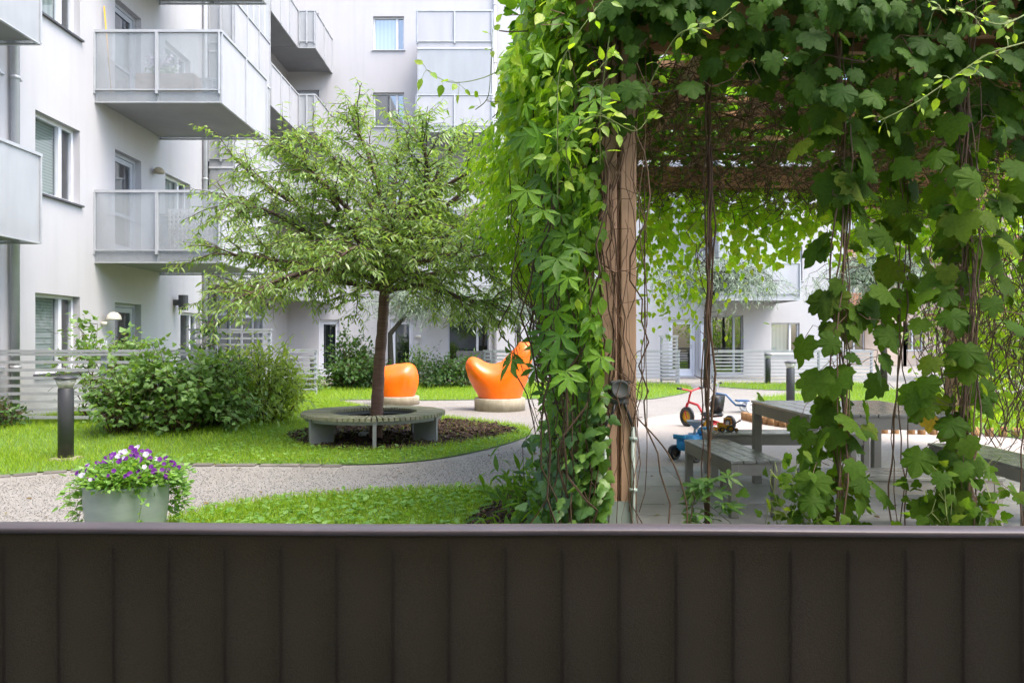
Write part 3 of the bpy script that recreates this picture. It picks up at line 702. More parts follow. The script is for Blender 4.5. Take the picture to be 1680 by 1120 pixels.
# ------------------------------------------------------------------ fences
GF = 'white slat fences round the ground floor patios'
def fence(y, x0, x1, z0, z1, label, n=9, posts=None, sl=.055, along='x', name='slat_fence'):
    t = empty(name, ((x0+x1)/2 if along == 'x' else y, y if along == 'x' else (x0+x1)/2, 0), label, 'fence', GF)
    m = MB()
    for i in range(n):
        z = z0 + (z1-.05-z0)*i/(n-1)
        if along == 'x': m.box(x0, x1, y-.04, y+.006, z-sl*.36, z+sl*.36)
        else: m.box(y-.02, y+.006, x0, x1, z-sl/2, z+sl/2)
    m.build('slats', M['fence'], t)
    m = MB(); 
    if along == 'x': m.box(x0-.02, x1+.02, y-.045, y+.06, z1-.022, z1+.014)
    else: m.box(y-.045, y+.06, x0-.02, x1+.02, z1-.022, z1+.014)
    m.build('top_rail', M['fence'], t)
    np_ = posts or max(2, int((x1-x0)/1.5)+1)
    for i in range(np_):
        q = x0 + .03 + (x1-x0-.06)*i/(np_-1); m = MB()
        if along == 'x': m.box(q-.03, q+.03, y+.008, y+.06, -.02, z1-.024)
        else: m.box(y+.008, y+.06, q-.03, q+.03, -.02, z1-.024)
        m.build('post', M['frame_grey'], t)
    return t
fence(10.25, XW+.02, -4.2, .24, 1.17, 'low white slat fence behind the currant bushes and the near left bollard', 9)
fence(14.0, -6.15, -4.62, .15, 1.53, 'tall white slat screen behind the bushes, below the glazed corner balconies', 12)
fence(17.6, -5.6, -4.7, .15, 1.10, 'short white slat fence between the yellow-green bush and the far left door', 8)
fence(22.7, -.88, 2.9, .18, 1.02, 'white slat fence behind the large orange sculpture', 8)
fence(22.7, 3.7, 5.2, .18, 1.02, 'white slat fence left of the far glazed door, behind the pergola post', 8)
fence(22.95, 4.66, 5.2, .1, 1.48, 'narrow tall white slat screen beside the far glazed door', 13)
fence(22.7, 6.2, 11.2, .12, 1.02, 'long white slat fence at right behind the tricycles', 9)

# ------------------------------------------------------------------ bollards
def bollard(x, y, z, label, h=.93):
    t = empty('bollard_lamp', (x,y,z), label, 'bollard', 'dark bollard lamps along the paths')
    m = MB(); m.box(x-.13,x+.13,y-.13,y+.13,z-.1,z+.035); m.build('base', M['concrete'], t, False, .012)
    m = MB(); m.lathe([(.078,.035),(.078,h-.15),(.07,h-.14)], 28, (x,y,z)); m.build('column', M['bollard'], t, True)
    m = MB(); m.lathe([(.07,h-.139),(.105,h-.04)], 28, (x,y,z)); m.build('lens', glassmat('lens', (.85,.86,.78), .12, .1, (.62,.63,.56), .45), t, True)
    m = MB(); m.lathe([(.02,h-.138),(.02,h-.045)], 12, (x,y,z)); m.build('lamp_holder', M['alu'], t, True)
    m = MB(); m.lathe([(.118,h-.039),(.12,h-.028),(.06,h-.004),(.0,h)], 28, (x,y,z)); m.build('cap', M['bollard'], t, True)
bollard(-4.88, 8.0, .0, 'dark grey bollard lamp on a concrete foot at the lawn edge, nearest at left')
bollard(-5.28, 19.4, .0, 'black bollard by the far lawn beside the yellow-green bush')
bollard(7.7, 22.0, .0, 'small far bollard in front of the long right fence')
bollard(5.33, 14.0, .0, 'grey bollard rising behind the picnic table')

# ------------------------------------------------------------------ round tree bench
BX, BY = -1.81, 9.6
tb_ = empty('tree_bench', (BX,BY,0), 'round slatted wooden bench on grey metal plates around the cherry trunk', 'bench')
m = MB(); r0, r1, ns = .56, .93, 84
for i in range(ns):
    a0, a1 = 2*math.pi*(i+.13)/ns, 2*math.pi*(i+.87)/ns; dz = random.uniform(-.002,.002)
    pts = [(r0*math.cos(a0), r0*math.sin(a0)), (r1*math.cos(a0), r1*math.sin(a0)), (r1*math.cos(a1), r1*math.sin(a1)), (r0*math.cos(a1), r0*math.sin(a1))]
    vs = [(BX+p[0], BY+p[1], z) for z in (.345+dz, .385+dz) for p in pts]
    m.add(vs, [(0,3,2,1),(4,5,6,7),(0,1,5,4),(1,2,6,5),(2,3,7,6),(3,0,4,7)])
m.build('seat', M['bench_wood'], tb_)
m = MB()
for rr in (.60,.87): m.lathe([(rr-.012,.30),(rr+.012,.30),(rr+.012,.343),(rr-.012,.343),(rr-.012,.30)], 60, (BX,BY,0))
m.build('ring_frame', M['steel_grey'], tb_)
for a in (-78,-10,40,95,150,-172,-125)[:0] or (-79, -19, 41, 101, 161, 221):
    a = R(a); m = MB(); m.obox((BX+.745*math.cos(a), BY+.745*math.sin(a), .16), (.32,.045,.37), a); m.build('leg', M['steel_grey'], tb_)

# ------------------------------------------------------------------ sculptures
def blob(name, spheres, m, parent, vox=.03, cut=0, smooth=14):
    bm = bmesh.new()
    for (c, r) in spheres:
        mm_ = Matrix.Translation(c) @ Matrix.Diagonal((*(r if hasattr(r,'__len__') else (r,r,r)), 1))
        bmesh.ops.create_uvsphere(bm, u_segments=24, v_segments=14, radius=1, matrix=mm_)
    me = bpy.data.meshes.new('tmp'); bm.to_mesh(me); bm.free(); o = bpy.data.objects.new('tmp', me); C.objects.link(o)
    md = o.modifiers.new('r','REMESH'); md.mode = 'VOXEL'; md.voxel_size = vox
    md = o.modifiers.new('s','SMOOTH'); md.iterations = smooth; md.factor = .6
    dg = bpy.context.evaluated_depsgraph_get(); dg.update(); me2 = bpy.data.meshes.new_from_object(o.evaluated_get(dg))
    bpy.data.objects.remove(o); bm = bmesh.new(); bm.from_mesh(me2)
    if cut is not None:
        r_ = bmesh.ops.bisect_plane(bm, geom=bm.verts[:]+bm.edges[:]+bm.faces[:], plane_co=(0,0,cut), plane_no=(0,0,-1), clear_outer=True)
        bmesh.ops.holes_fill(bm, edges=[e_ for e_ in bm.edges if e_.is_boundary])
    bm.to_mesh(me2); bm.free(); me2.name = name; me2.materials.clear()
    return link(name, me2, m, parent, True)
def interp_spheres(keys, n=9):
    out = []
    for i in range(len(keys)-1):
        (a, ra), (b, rb) = keys[i], keys[i+1]
        for k in range(n):
            t = k/n; out.append((tuple(a[j]*(1-t)+b[j]*t for j in range(3)), tuple(ra[j]*(1-t)+rb[j]*t for j in range(3))))
    out.append(keys[-1]); return out
PX, PY, PZ = (820-840)*13.85/1200, 13.9, .235
s2 = empty('orange_sculpture', (PX,PY,0), 'larger glossy orange sculpture with a tall upswept tail, on a round concrete plinth', 'sculpture', 'glossy orange seat sculptures on plinths')
m = MB(); m.lathe([(.48,0),(.485,.22),(.47,.235),(0,.235)], 40, (PX,PY,0)); m.build('plinth', M['concrete'], s2, True)
OUT = [(335,860),(272,750),(212,640),(176,520),(172,440),(198,378),(258,345),(330,360),(420,410),(490,432),(550,428),(610,408),(680,345),(760,262),(830,180),(872,148),(930,150),(1000,185),(1040,228),(1032,300),(1002,430),(962,600),(922,720),(868,860)]
OUT = [((x-600)/7.467/86.6, (858-y)/7.467/86.6) for x, y in OUT]
def inflate(name, outline, cx, cy_, cz, T, Rr, m, parent, step=.03):
    ol = np.array(outline); sm = catmull(ol, 6, False); x0, x1 = sm[:,0].min(), sm[:,0].max(); z1 = sm[:,1].max()
    nx, nz = int((x1-x0)/step)+2, int((z1+.06)/step)+2
    poly = np.vstack([sm, [[sm[-1][0], -.06], [sm[0][0], -.06]]])
    gx = x0 + (np.arange(nx+1)-.5)*step; gz = -.05 + np.arange(nz+1)*step
    X, Z = np.meshgrid(gx, gz, indexing='ij'); Q = np.column_stack([X.ravel(), Z.ravel()]); ins = inside(Q, poly)
    a, b = sm[:-1], sm[1:]; d = np.full(len(Q), 9.)
    for p, q in zip(a, b):
        v = q-p; t_ = np.clip(((Q-p)@v)/max(v@v, 1e-9), 0, 1); d = np.minimum(d, np.linalg.norm(Q-(p+t_[:,None]*v), axis=1))
    u = np.clip(d/Rr, 0, 1); H = (T*np.sqrt(np.clip(1-(1-u)**2, 0, 1))+.004)*np.where(ins, 1, 0); H = H.reshape(X.shape); ins = ins.reshape(X.shape)
    for _ in range(10):
        Hp = np.pad(H, 1, mode='edge'); A_ = (Hp[:-2,1:-1]+Hp[2:,1:-1]+Hp[1:-1,:-2]+Hp[1:-1,2:])/4; H = np.where(ins & (d.reshape(X.shape) > step*1.2), A_*.7+H*.3, H)
    vs, fs, idx = [], [], {}
    def vid(i, j, sgn):
        k = (i, j, sgn)
        if k not in idx: idx[k] = len(vs); vs.append((cx+X[i,j], cy_+sgn*H[i,j], cz+Z[i,j]))
        return idx[k]
    cells = ins[:-1,:-1] & ins[1:,:-1] & ins[:-1,1:] & ins[1:,1:]
    for i in range(nx):
        for j in range(nz):
            if not cells[i,j]: continue
            c = ((i,j),(i+1,j),(i+1,j+1),(i,j+1))
            fs.append([vid(*q, -1) for q in c]); fs.append([vid(*q, 1) for q in reversed(c)])
            for k, (di, dj) in enumerate(((0,-1),(1,0),(0,1),(-1,0))):
                ii, jj = i+di, j+dj
                if not (0 <= ii < nx and 0 <= jj < nz and cells[ii,jj]):
                    p, q = c[k], c[(k+1) % 4]; fs.append([vid(*q,-1), vid(*p,-1), vid(*p,1), vid(*q,1)])
    me = bpy.data.meshes.new('tmp'); me.from_pydata(vs, [], fs); o = bpy.data.objects.new('tmp', me); C.objects.link(o)
    md = o.modifiers.new('r','REMESH'); md.mode = 'VOXEL'; md.voxel_size = .022
    md = o.modifiers.new('s','SMOOTH'); md.iterations = 26; md.factor = .6
    dg = bpy.context.evaluated_depsgraph_get(); dg.update(); me2 = bpy.data.meshes.new_from_object(o.evaluated_get(dg)); bpy.data.objects.remove(o)
    bm = bmesh.new(); bm.from_mesh(me2); bmesh.ops.bisect_plane(bm, geom=bm.verts[:]+bm.edges[:]+bm.faces[:], plane_co=(0,0,cz+.001), plane_no=(0,0,-1), clear_outer=True)
    bmesh.ops.holes_fill(bm, edges=[e_ for e_ in bm.edges if e_.is_boundary]); bm.to_mesh(me2); bm.free(); me2.name = name; me2.materials.clear()
    return link(name, me2, m, parent, True)
inflate('body', OUT, PX, PY, PZ, .40, .40, M['orange'], s2)
QX, QY, QZ = (653-840)*15.2/1200, 15.2, .17
s1 = empty('orange_sculpture', (QX,QY,0), 'smaller rounded glossy orange sculpture on a low plinth behind the cherry trunk', 'sculpture', 'glossy orange seat sculptures on plinths')
m = MB(); m.lathe([(.44,0),(.44,.155),(.43,.17),(0,.17)], 40, (QX,QY,0)); m.build('plinth', M['concrete'], s1, True)
O1 = [(722,382),(706,330),(702,285),(710,245),(738,219),(785,208),(832,201),(878,197),(912,212),(931,248),(936,300),(930,340),(914,382)]
inflate('body', [((x-822)/3.294/79, (380-y)/3.294/79) for x, y in O1], QX, QY, QZ, .37, .36, M['orange'], s1)

# ------------------------------------------------------------------ flower pot
px, py = (208-840)*4.75/1200, 4.75
pt = empty('flower_pot', (px,py,0), 'grey-green round plant pot at lower left holding pansies', 'pot')
m = MB(); m.lathe([(.16,0),(.20,.02),(.232,.12),(.25,.26),(.252,.37),(.256,.385),(.25,.39),(.238,.385),(.235,.33),(0,.33)], 48, (px,py,0)); m.build('pot_body', M['pot'], pt, True)
m = MB(); m.lathe([(.234,.335),(.1,.36),(0,.365)], 24, (px,py,0)); m.build('soil_fill', M['soil'], pt, True)
pa = empty('pansies', (px,py,.37), 'purple and white pansies overflowing the grey-green pot', 'flowers')
st = MB(); LP = []; FLW = []
for i in range(300):
    a = random.uniform(0,6.28); r_ = .23*math.sqrt(random.random()); h = (.15*(1-(r_/.27)**2)+.03)*random.uniform(.5,1.0)
    b0 = np.array([px+r_*.6*math.cos(a), py+r_*.6*math.sin(a), .35]); b1 = np.array([px+r_*1.35*math.cos(a)+.03, py+r_*1.35*math.sin(a), .38+h])
    w_ = walk(b0, b1, 5, .02); st.tube(w_, .0018, 3)
    for p in w_[1:]: 
        for _ in range(3): LP.append(p + rng.normal(0,.02,3))
    if random.random() < .9 and w_[-1][2] > .46: FLW.append(w_[-1])
for i in range(26):                                   # trailing stems at both sides
    sd_ = 1 if i % 2 else -1; a = random.uniform(-.9,.9) + (0 if sd_ > 0 else math.pi)
    b0 = np.array([px+.22*math.cos(a), py+.22*math.sin(a), .39]); L = random.uniform(.1,.34); q = .25 + random.uniform(.02,.11)
    w_ = walk(b0, [px+q*math.cos(a), py+q*math.sin(a), .39-L], 8, .05, -.05); st.tube(w_, .0018, 3)
    for p in w_[1:]:
        for _ in range(3): LP.append(p + rng.normal(0,.018,3))
st.build('stems', M['stem_green'], pa)
LP = np.array(LP); n = len(LP); cen = np.array([px,py,.3])
leaves('leaves', 'ovate', LP, (LP-cen)*[1,1,.4]+rv(n,.12), np.array([0,-.3,1])+rv(n,.45), rng.uniform(.025,.055,n), M['clover'], pa)
FLW = []
for i in range(96):
    a = random.uniform(0,6.28); r_ = .30*math.sqrt(random.random()); FLW.append(np.array([px+.03+r_*math.cos(a), py-.02+r_*.9*math.sin(a), .425+.135*(1-(r_/.31)**2)+random.uniform(-.02,.05)]))
for q in FLW:
    nn = np.array([random.gauss(.1,.4), -1+random.gauss(0,.3), .55]); nn /= np.linalg.norm(nn); t1 = np.cross(nn, [0,0,1]); t1 /= np.linalg.norm(t1); t2 = np.cross(nn, t1); ph = random.random()
    Pp = [q+nn*.012]*5; AA = [t1*math.cos(k*1.2566+ph)+t2*math.sin(k*1.2566+ph)+nn*.25 for k in range(5)]
    leaves('flower', 'disc', Pp, AA, [nn]*5, random.uniform(.013,.021), M['petal_purple' if random.random() < .68+.9*(q[0]-px) else 'petal_white'], pa)

# ------------------------------------------------------------------ picnic table and benches
def slat_top(m, x0, x1, y0, y1, z, n, along='y', th=.022, gap=.006):
    for i in range(n):
        if along == 'y': a = x0+(x1-x0)*i/n; b = x0+(x1-x0)*(i+1)/n; m.box(a+gap/2, b-gap/2, y0, y1, z-th, z)
        else: a = y0+(y1-y0)*i/n; b = y0+(y1-y0)*(i+1)/n; m.box(x0, x1, a+gap/2, b-gap/2, z-th, z)
def table(name, x0, x1, y0, y1, z, label, cat, rz=0, n=5, along='y', ap=.085, lg=.06, group=None):
    cx, cy_ = (x0+x1)/2, (y0+y1)/2; t = empty(name, (cx,cy_,.022), label, cat, group)
    m = MB(); slat_top(m, x0, x1, y0, y1, z, n, along); a = m.build('top' if cat == 'table' else 'seat', M['grey_paint_wet'], t, False, .003, 1)
    m = MB(); e_ = .012; zt = z-.024
    m.box(x0+e_,x1-e_,y0+e_,y0+e_+.025,zt-ap,zt); m.box(x0+e_,x1-e_,y1-e_-.025,y1-e_,zt-ap,zt)
    m.box(x0+e_,x0+e_+.025,y0+e_+.026,y1-e_-.026,zt-ap,zt); m.box(x1-e_-.025,x1-e_,y0+e_+.026,y1-e_-.026,zt-ap,zt); m.build('apron', M['grey_paint'], t)
    for lx in (x0+.008, x1-.008-lg):
        for ly in (y0+.008, y1-.008-lg):
            m = MB(); m.box(lx,lx+lg,ly,ly+lg,.022,zt-.001); m.build('leg', M['grey_paint'], t, False, .004, 1)
    if rz: t.rotation_euler = (0,0,rz)
    return t
GB = 'grey painted slatted benches round the picnic table'
table('picnic_table', 2.17, 3.33, 5.36, 6.65, .765, 'grey painted slatted picnic table under the pergola', 'table', 0, 9, 'y', .09, .07)
table('slatted_bench', 1.54, 1.93, 5.28, 6.44, .44, 'grey slatted bench standing left of the picnic table', 'bench', R(3.2), 4, 'y', group=GB)
table('slatted_bench', 1.86, 3.35, 6.82, 7.16, .44, 'grey slatted bench behind the picnic table carrying the yellow toy digger', 'bench', 0, 4, 'x', group=GB)
table('slatted_bench', 1.95, 3.12, 4.62, 5.0, .44, 'grey slatted bench in front of the picnic table, nearest the railing', 'bench', 0, 4, 'x', group=GB)
table('slatted_bench', 3.5, 3.92, 4.95, 6.2, .44, 'grey slatted bench standing right of the picnic table', 'bench', R(-2), 4, 'y', group=GB)

# ------------------------------------------------------------------ toys
def colmat(n, c, rough=.35): return mat(n, c, tuple(x*.9 for x in c), 4, rough)
TM = {k: colmat('toy_'+k, c) for k, c in dict(red=(.62,.03,.04), yellow=(.75,.38,.01), blue=(.03,.33,.68), navy=(.04,.11,.25), black=(.02,.02,.022), grey=(.5,.5,.5), white=(.75,.75,.75), silver=(.45,.45,.47), brown=(.13,.085,.06)).items()}
def wheel(parent, c, r, w, tyre, rim, ax='x', rzz=0):
    Mx = Matrix.Translation(c) @ Matrix.Rotation(rzz,4,'Z') @ Matrix.Rotation(R(90),4,'Y' if ax == 'x' else 'X')
    m = MB(); m.lathe([(r*.62,-w/2),(r*.9,-w/2),(r,-w*.28),(r,w*.28),(r*.9,w/2),(r*.62,w/2),(r*.62,-w/2)], 28, M=Mx); o = m.build('wheel', TM[tyre], parent, True)
    m = MB(); m.lathe([(.0,-w*.32),(r*.61,-w*.22),(r*.61,w*.22),(0,w*.32)], 28, M=Mx); m.build('rim', TM[rim], o, True); return o
# red tricycle (facing left-front)
tx, ty = 2.83, 10.9
t = empty('tricycle', (tx,ty,0), 'red toy tricycle with yellow wheels and black seat', 'tricycle', 'toy tricycles on the gravel')
def tri(parts_m, seatm, ox, oy, sc, dx, front_r, rimf, rimr, tyre, handle_m):
    p = lambda a, b, c: (ox + sc*(a*dx), oy + sc*b, sc*c)
    m = MB(); m.tube([p(-.30,0,.34), p(-.34,0,.22), p(-.30,0,.12)], .016*sc*1.3, 8); m.tube([p(-.28,0,.36), p(-.08,0,.33), p(.02,0,.22), p(.1,0,.14), p(.33,0,.12)], [.019*sc]*5, 8)
    m.tube([p(.33,-.2,.1), p(.33,.2,.1)], .012*sc, 8); m.build('frame', parts_m, t, True)
    m = MB(); m.tube([p(-.29,0,.33), p(-.25,0,.46), p(-.22,0,.52)], .014*sc, 8); m.tube([p(-.24,-.19,.56), p(-.23,-.08,.54), p(-.22,0,.52), p(-.23,.08,.54), p(-.24,.19,.56)], .012*sc, 8); m.build('handlebar', handle_m, t, True)
    for s_ in (-1,1):
        m = MB(); m.tube([p(-.24,s_*.17,.56), p(-.24,s_*.24,.565)], .018*sc, 8); m.build('grip', TM['black'], t, True)
    wheel(t, p(-.31,0,front_r), front_r*sc, .05*sc, tyre, rimf, 'y')
    for s_ in (-1,1): wheel(t, p(.33,s_*.21,.105), .105*sc, .05*sc, tyre, rimr, 'y')
    return p
p = tri(TM['red'], None, tx, ty, 1.05, 1, .145, 'yellow', 'yellow', 'black', TM['red'])
m = MB(); m.obox(p(.2,0,.22), (.26,.26,.06)); m.obox(p(.31,0,.38), (.05,.26,.28), 0, 0, R(10)); m.build('seat', TM['black'], t, True, .025, 3)
m = MB(); m.obox(p(.1,0,.11), (.42,.12,.03)); m.build('footboard', TM['red'], t, False, .008)
t.rotation_euler = (0,0,R(-62))
bx_, by_ = 4.0, 13.4
t = empty('tricycle', (bx_,by_,0), 'blue toy tricycle with curved frame standing by the sandpit', 'tricycle', 'toy tricycles on the gravel')
p = tri(TM['navy'], None, bx_, by_, .98, 1, .15, 'brown', 'white', 'white', TM['silver'])
m = MB(); m.obox(p(.22,0,.22), (.22,.2,.03)); m.obox(p(.36,0,.16), (.12,.3,.02)); m.build('seat', TM['navy'], t, False, .01)
m = MB(); m.tube([p(-.31,-.12,.15), p(-.31,.12,.15)], .01, 6); m.box(p(-.35,0,0)[0], p(-.27,0,0)[0], by_-.2, by_-.12, .16, .185); m.build('pedal', TM['black'], t)
# blue ride-on tractor
ax_, ay = 2.02, 8.05
t = empty('toy_tractor', (ax_,ay,0), 'blue ride-on toy tractor with grey steering wheel behind the left bench', 'toy')
q = lambda a, b, c: (ax_+a, ay+b, c)
m = MB(); m.obox(q(-.12,0,.2), (.26,.16,.16)); m.obox(q(-.27,0,.27), (.08,.2,.05)); m.obox(q(.16,0,.2), (.36,.2,.1)); m.obox(q(.25,0,.29), (.2,.22,.1)); m.build('body', TM['blue'], t, True, .025, 3)
m = MB()
for s_ in (-1,1): m.obox(q(.22,s_*.17,.24), (.24,.09,.05))
m.build('mudguard', TM['blue'], t, True, .02, 3)
m = MB(); m.tube([q(-.02,0,.27), q(.0,0,.37)], .015, 8); m.lathe([(.022,.35),(.10,.42),(.105,.43),(.09,.425),(.03,.37)], 24, q(0,0,0)); m.build('steering_wheel', TM['silver'], t, True)
for s_ in (-1,1):
    wheel(t, q(-.19,s_*.14,.085), .085, .06, 'black', 'brown', 'y'); wheel(t, q(.2,s_*.16,.1), .1, .07, 'brown', 'grey', 'y')
t.rotation_euler = (0,0,R(38))
# yellow digger on the bench
dx_, dy, dz = 2.04, 6.98, .44
t = empty('toy_digger', (dx_,dy,dz), 'small yellow toy digger standing on the bench behind the table', 'toy')
q = lambda a, b, c: (dx_+a, dy+b, dz+c)
m = MB(); m.obox(q(-.01,0,.048), (.13,.06,.04)); m.obox(q(-.055,0,.07), (.05,.05,.035)); m.obox(q(.015,0,.128), (.062,.062,.01)); 
for a, b in ((-.012,-.027),(-.012,.027),(.042,-.027),(.042,.027)): m.obox(q(a,b,.097), (.007,.007,.06))
m.build('body', TM['yellow'], t, False, .004)
m = MB(); m.obox(q(.015,0,.09), (.046,.05,.04)); m.build('cab_glass', M['glass_dark'], t)
m = MB(); m.tube([q(.055,0,.06), q(.09,0,.08), q(.13,0,.102)], .007, 6); m.obox(q(.135,0,.105), (.012,.02,.012)); m.build('arm', TM['black'], t)
m = MB(); m.obox(q(-.1,0,.028), (.03,.085,.035), 0, 0, R(20)); m.build('bucket', TM['yellow'], t, False, .004)
for s_ in (-1,1):
    wheel(t, q(.035,s_*.042,.034), .034, .024, 'black', 'yellow', 'y'); wheel(t, q(-.045,s_*.04,.024), .024, .02, 'black', 'yellow', 'y')
wheel(t, q(.1,0,.018), .018, .03, 'black', 'yellow', 'y')
# sandpit log edging
t = empty('log_edging', (5,11.2,0), 'curved row of upright sawn logs edging the sandpit', 'edging')
arc = catmull([G(1218,687), G(1232,692), G(1272,699), G(1312,704), G(1400,709), G(1480,712), (7.2,9.9)], 12, False); acc = 0
for i in range(1, len(arc)):
    acc += np.linalg.norm(arc[i]-arc[i-1])
    if acc > .105:
        acc = 0; m = MB(); h = .13+random.uniform(-.012,.012); m.lathe([(.052,-.05),(.052,h-.006),(.046,h),(0,h)], 10, (arc[i][0],arc[i][1],0)); m.build('log', M['log'], t, True)
m = MB(); m.lathe([(.0,.03),(.04,.045),(.075,.035),(.08,.02),(.08,0)], 20, (-2.02,10.0,.02)); tag(m.build('ground_spotlight', M['alu_light'], None, True), 'small round metal spotlight set in the mulch under the tree bench', 'spotlight')

# things on the balconies
m = MB(); m.tube([(-7.17,13.1,5.68),(-7.3+.05,13.0,7.25)], .012, 8); tag(m.build('broom_stick', TM['yellow'], None, True), 'orange handled stick leaning on the upper left balcony', 'stick')
t = empty('planter_box', (-6.3,13.25,5.67), 'wooden planter box with pale flowers behind the upper left balcony glass', 'planter')
m = MB(); m.box(-6.75,-5.7,13.1,13.45,5.66,6.1); m.build('box', wood('planter_wood', (.46,.33,.22), (.32,.22,.14), 'X'), t)
n = 260; P = np.column_stack([rng.normal(-6.35,.14,n), rng.normal(13.28,.08,n), 6.1+np.abs(rng.normal(.1,.1,n))]); leaves('leaves','ovate',P,rv(n),rv(n),rng.uniform(.04,.08,n),M['currant'],t)
n = 90; P = np.column_stack([rng.normal(-6.4,.13,n), rng.normal(13.25,.07,n), 6.28+np.abs(rng.normal(.05,.08,n))]); leaves('petals','disc',P,rv(n),rv(n),rng.uniform(.04,.07,n),M['petal_white'],t)
t = empty('balcony_chair', (-5.9,13.6,2.86), 'pale perforated chair backrest behind the lower left balcony glass', 'chair')
m = MB()
for i in range(12):
    for j in range(2): m.box(-6.2+i*.075, -6.2+i*.075+.035, 13.2, 13.215, 2.95+j*.36, 2.95+j*.36+.36)
for k in range(9): m.box(-6.22,-5.3,13.217,13.23,2.98+k*.085,2.98+k*.085+.03)
m.build('backrest', M['alu_light'], t)
m = MB(); m.box(-6.22,-5.3,13.24,13.7,3.28,3.32); m.build('seat', M['alu_light'], t)
for lx in (-6.2,-5.36):
    for ly in (13.24,13.64): m = MB(); m.box(lx,lx+.04,ly,ly+.04,2.86,3.28); m.build('leg', M['alu_light'], t)

# ------------------------------------------------------------------ shrubs
def shrub(name, x, y, z0, rx, ry, h, kind, size, mk, count, label, cat='shrub', group=None, stemm='twig', droop=.3, low=.15, ns=40, flat=.9, parent=None):
    t = empty(name, (x,y,z0), label, cat, group)
    st = MB(); P = []; D = []
    for i in range(ns):
        a = random.uniform(0,6.28); el = random.uniform(.12,1.0); rr = math.sqrt(max(0,1-(el*flat)**2))*random.uniform(.75,1.12)
        tip = np.array([x+rx*rr*math.cos(a), y+ry*rr*math.sin(a), z0+h*(low+(1-low)*el*random.uniform(.85,1.1))])
        w_ = walk((x+rx*.22*math.cos(a), y+ry*.22*math.sin(a), z0-.02), tip, 9, .10, -.10); st.tube(w_, np.linspace(.011,.003,9), 4)
        for s_ in range(5):                                  # side twigs
            k = random.randint(3,8); b = w_[k]; d = rng.normal(0,1,3)*[rx,ry,h*.5]*.28; w2_ = walk(b, b+d, 5, .04, 0); st.tube(w2_, .003, 3)
            for q in w2_: P.append(q); D.append(w2_[-1]-w2_[0])
        for q in w_[3:]: P.append(q); D.append(w_[-1]-w_[-3])
    st.build('stems', M[stemm], t)
    P = np.array(P); D = nrm(np.array(D)); idx = rng.integers(0, len(P), count); cen = np.array([x,y,z0+h*.3])
    Q = P[idx] + rv(count, size*.7); Q[:,2] = np.maximum(Q[:,2], z0+.03); out = nrm(Q-cen)
    A = D[idx]*.6 + out*.5 + rv(count,.55) + [0,0,-droop]; N = out*.6 + [0,0,.8] + rv(count,.35)
    leaves('foliage', kind, Q, A, N, size*rng.uniform(.6,1.25,count), M[mk], t)
    return t
GS = 'bushes along the slat fence'
shrub('currant_bush', -5.02, 9.4, .10, .5, .4, 1.02, 'lobed3', .07, 'currant', 1250, 'loose currant bush beside the near left bollard', group=GS, ns=34)
shrub('currant_bush', -4.35, 9.55, .12, .66, .5, 1.08, 'lobed3', .075, 'currant', 2700, 'larger full currant bush in the middle of the bed by the slat fence', group=GS, ns=44)
shrub('currant_bush', -3.95, 9.95, .12, .55, .5, .98, 'ovate', .07, 'currant', 2800, 'dense rounded bush between currant bush and yellow-green bush', group=GS, ns=40)
shrub('leafy_bush', -3.75, 10.9, .08, .62, .6, 1.18, 'lance', .13, 'bamboo', 3000, 'yellow-green bush with narrow arching leaves at the right end of the bed', group=GS, ns=50, droop=.5)
shrub('currant_bush', -6.2, 11.0, .12, .7, .5, 1.5, 'lobed3', .09, 'currant', 800, 'tall leafy bush behind the fence by the left door', ns=26)
shrub('garden_plant', -6.9, 9.9, .12, .28, .25, .38, 'ovate', .08, 'darkshrub', 260, 'low dark plant at the foot of the fence at far left', ns=14)
shrub('currant_bush', -5.6, 13.6, .1, .4, .35, 1.5, 'ovate', .10, 'darkshrub', 900, 'dark green bush in front of the tall slat screen', ns=20)
GD = 'dark shrubs in front of the far building'
shrub('garden_shrub', -4.55, 20.3, 0, .62, .5, 1.5, 'ovate', .13, 'darkshrub', 1700, 'taller dark shrub left of the cherry trunk before the far door', group=GD, ns=30)
shrub('garden_shrub', -4.1, 19.6, 0, 1.0, .5, .78, 'ovate', .11, 'darkshrub', 1900, 'low wide dark shrub behind the tree bench', group=GD, ns=34)
shrub('garden_shrub', -2.0, 20.2, 0, .75, .5, .85, 'ovate', .11, 'darkshrub', 1500, 'dark rounded shrub between the two orange sculptures', group=GD, ns=30)
shrub('garden_shrub', -1.15, 20.6, 0, .5, .45, .95, 'lance', .14, 'darkshrub', 1100, 'dark shrub touching the left lobe of the large sculpture', group=GD, ns=24)
shrub('garden_shrub', -2.75, 20.9, 0, .4, .4, 1.0, 'lance', .16, 'currant', 500, 'thin flowering plant right of the small orange sculpture', group=GD, ns=18)
shrub('garden_shrub', -5.3, 18.6, 0, .5, .5, .42, 'ovate', .09, 'currant', 600, 'low light green plants by the far path, next to the black bollard', group=GD, ns=20)
# dark garden furniture in front of the far window
m = MB(); m.box(-1.9,-.75,24.3,24.9,.38,.5); m.box(-1.9,-.75,24.85,24.95,.5,.98); m.box(-1.95,-1.85,24.3,24.95,.02,.7); m.box(-.8,-.7,24.3,24.95,.02,.7)
tag(m.build('garden_sofa', M['dark_metal'], None, False, .02), 'dark woven garden sofa in front of the far window behind the shrubs', 'sofa')

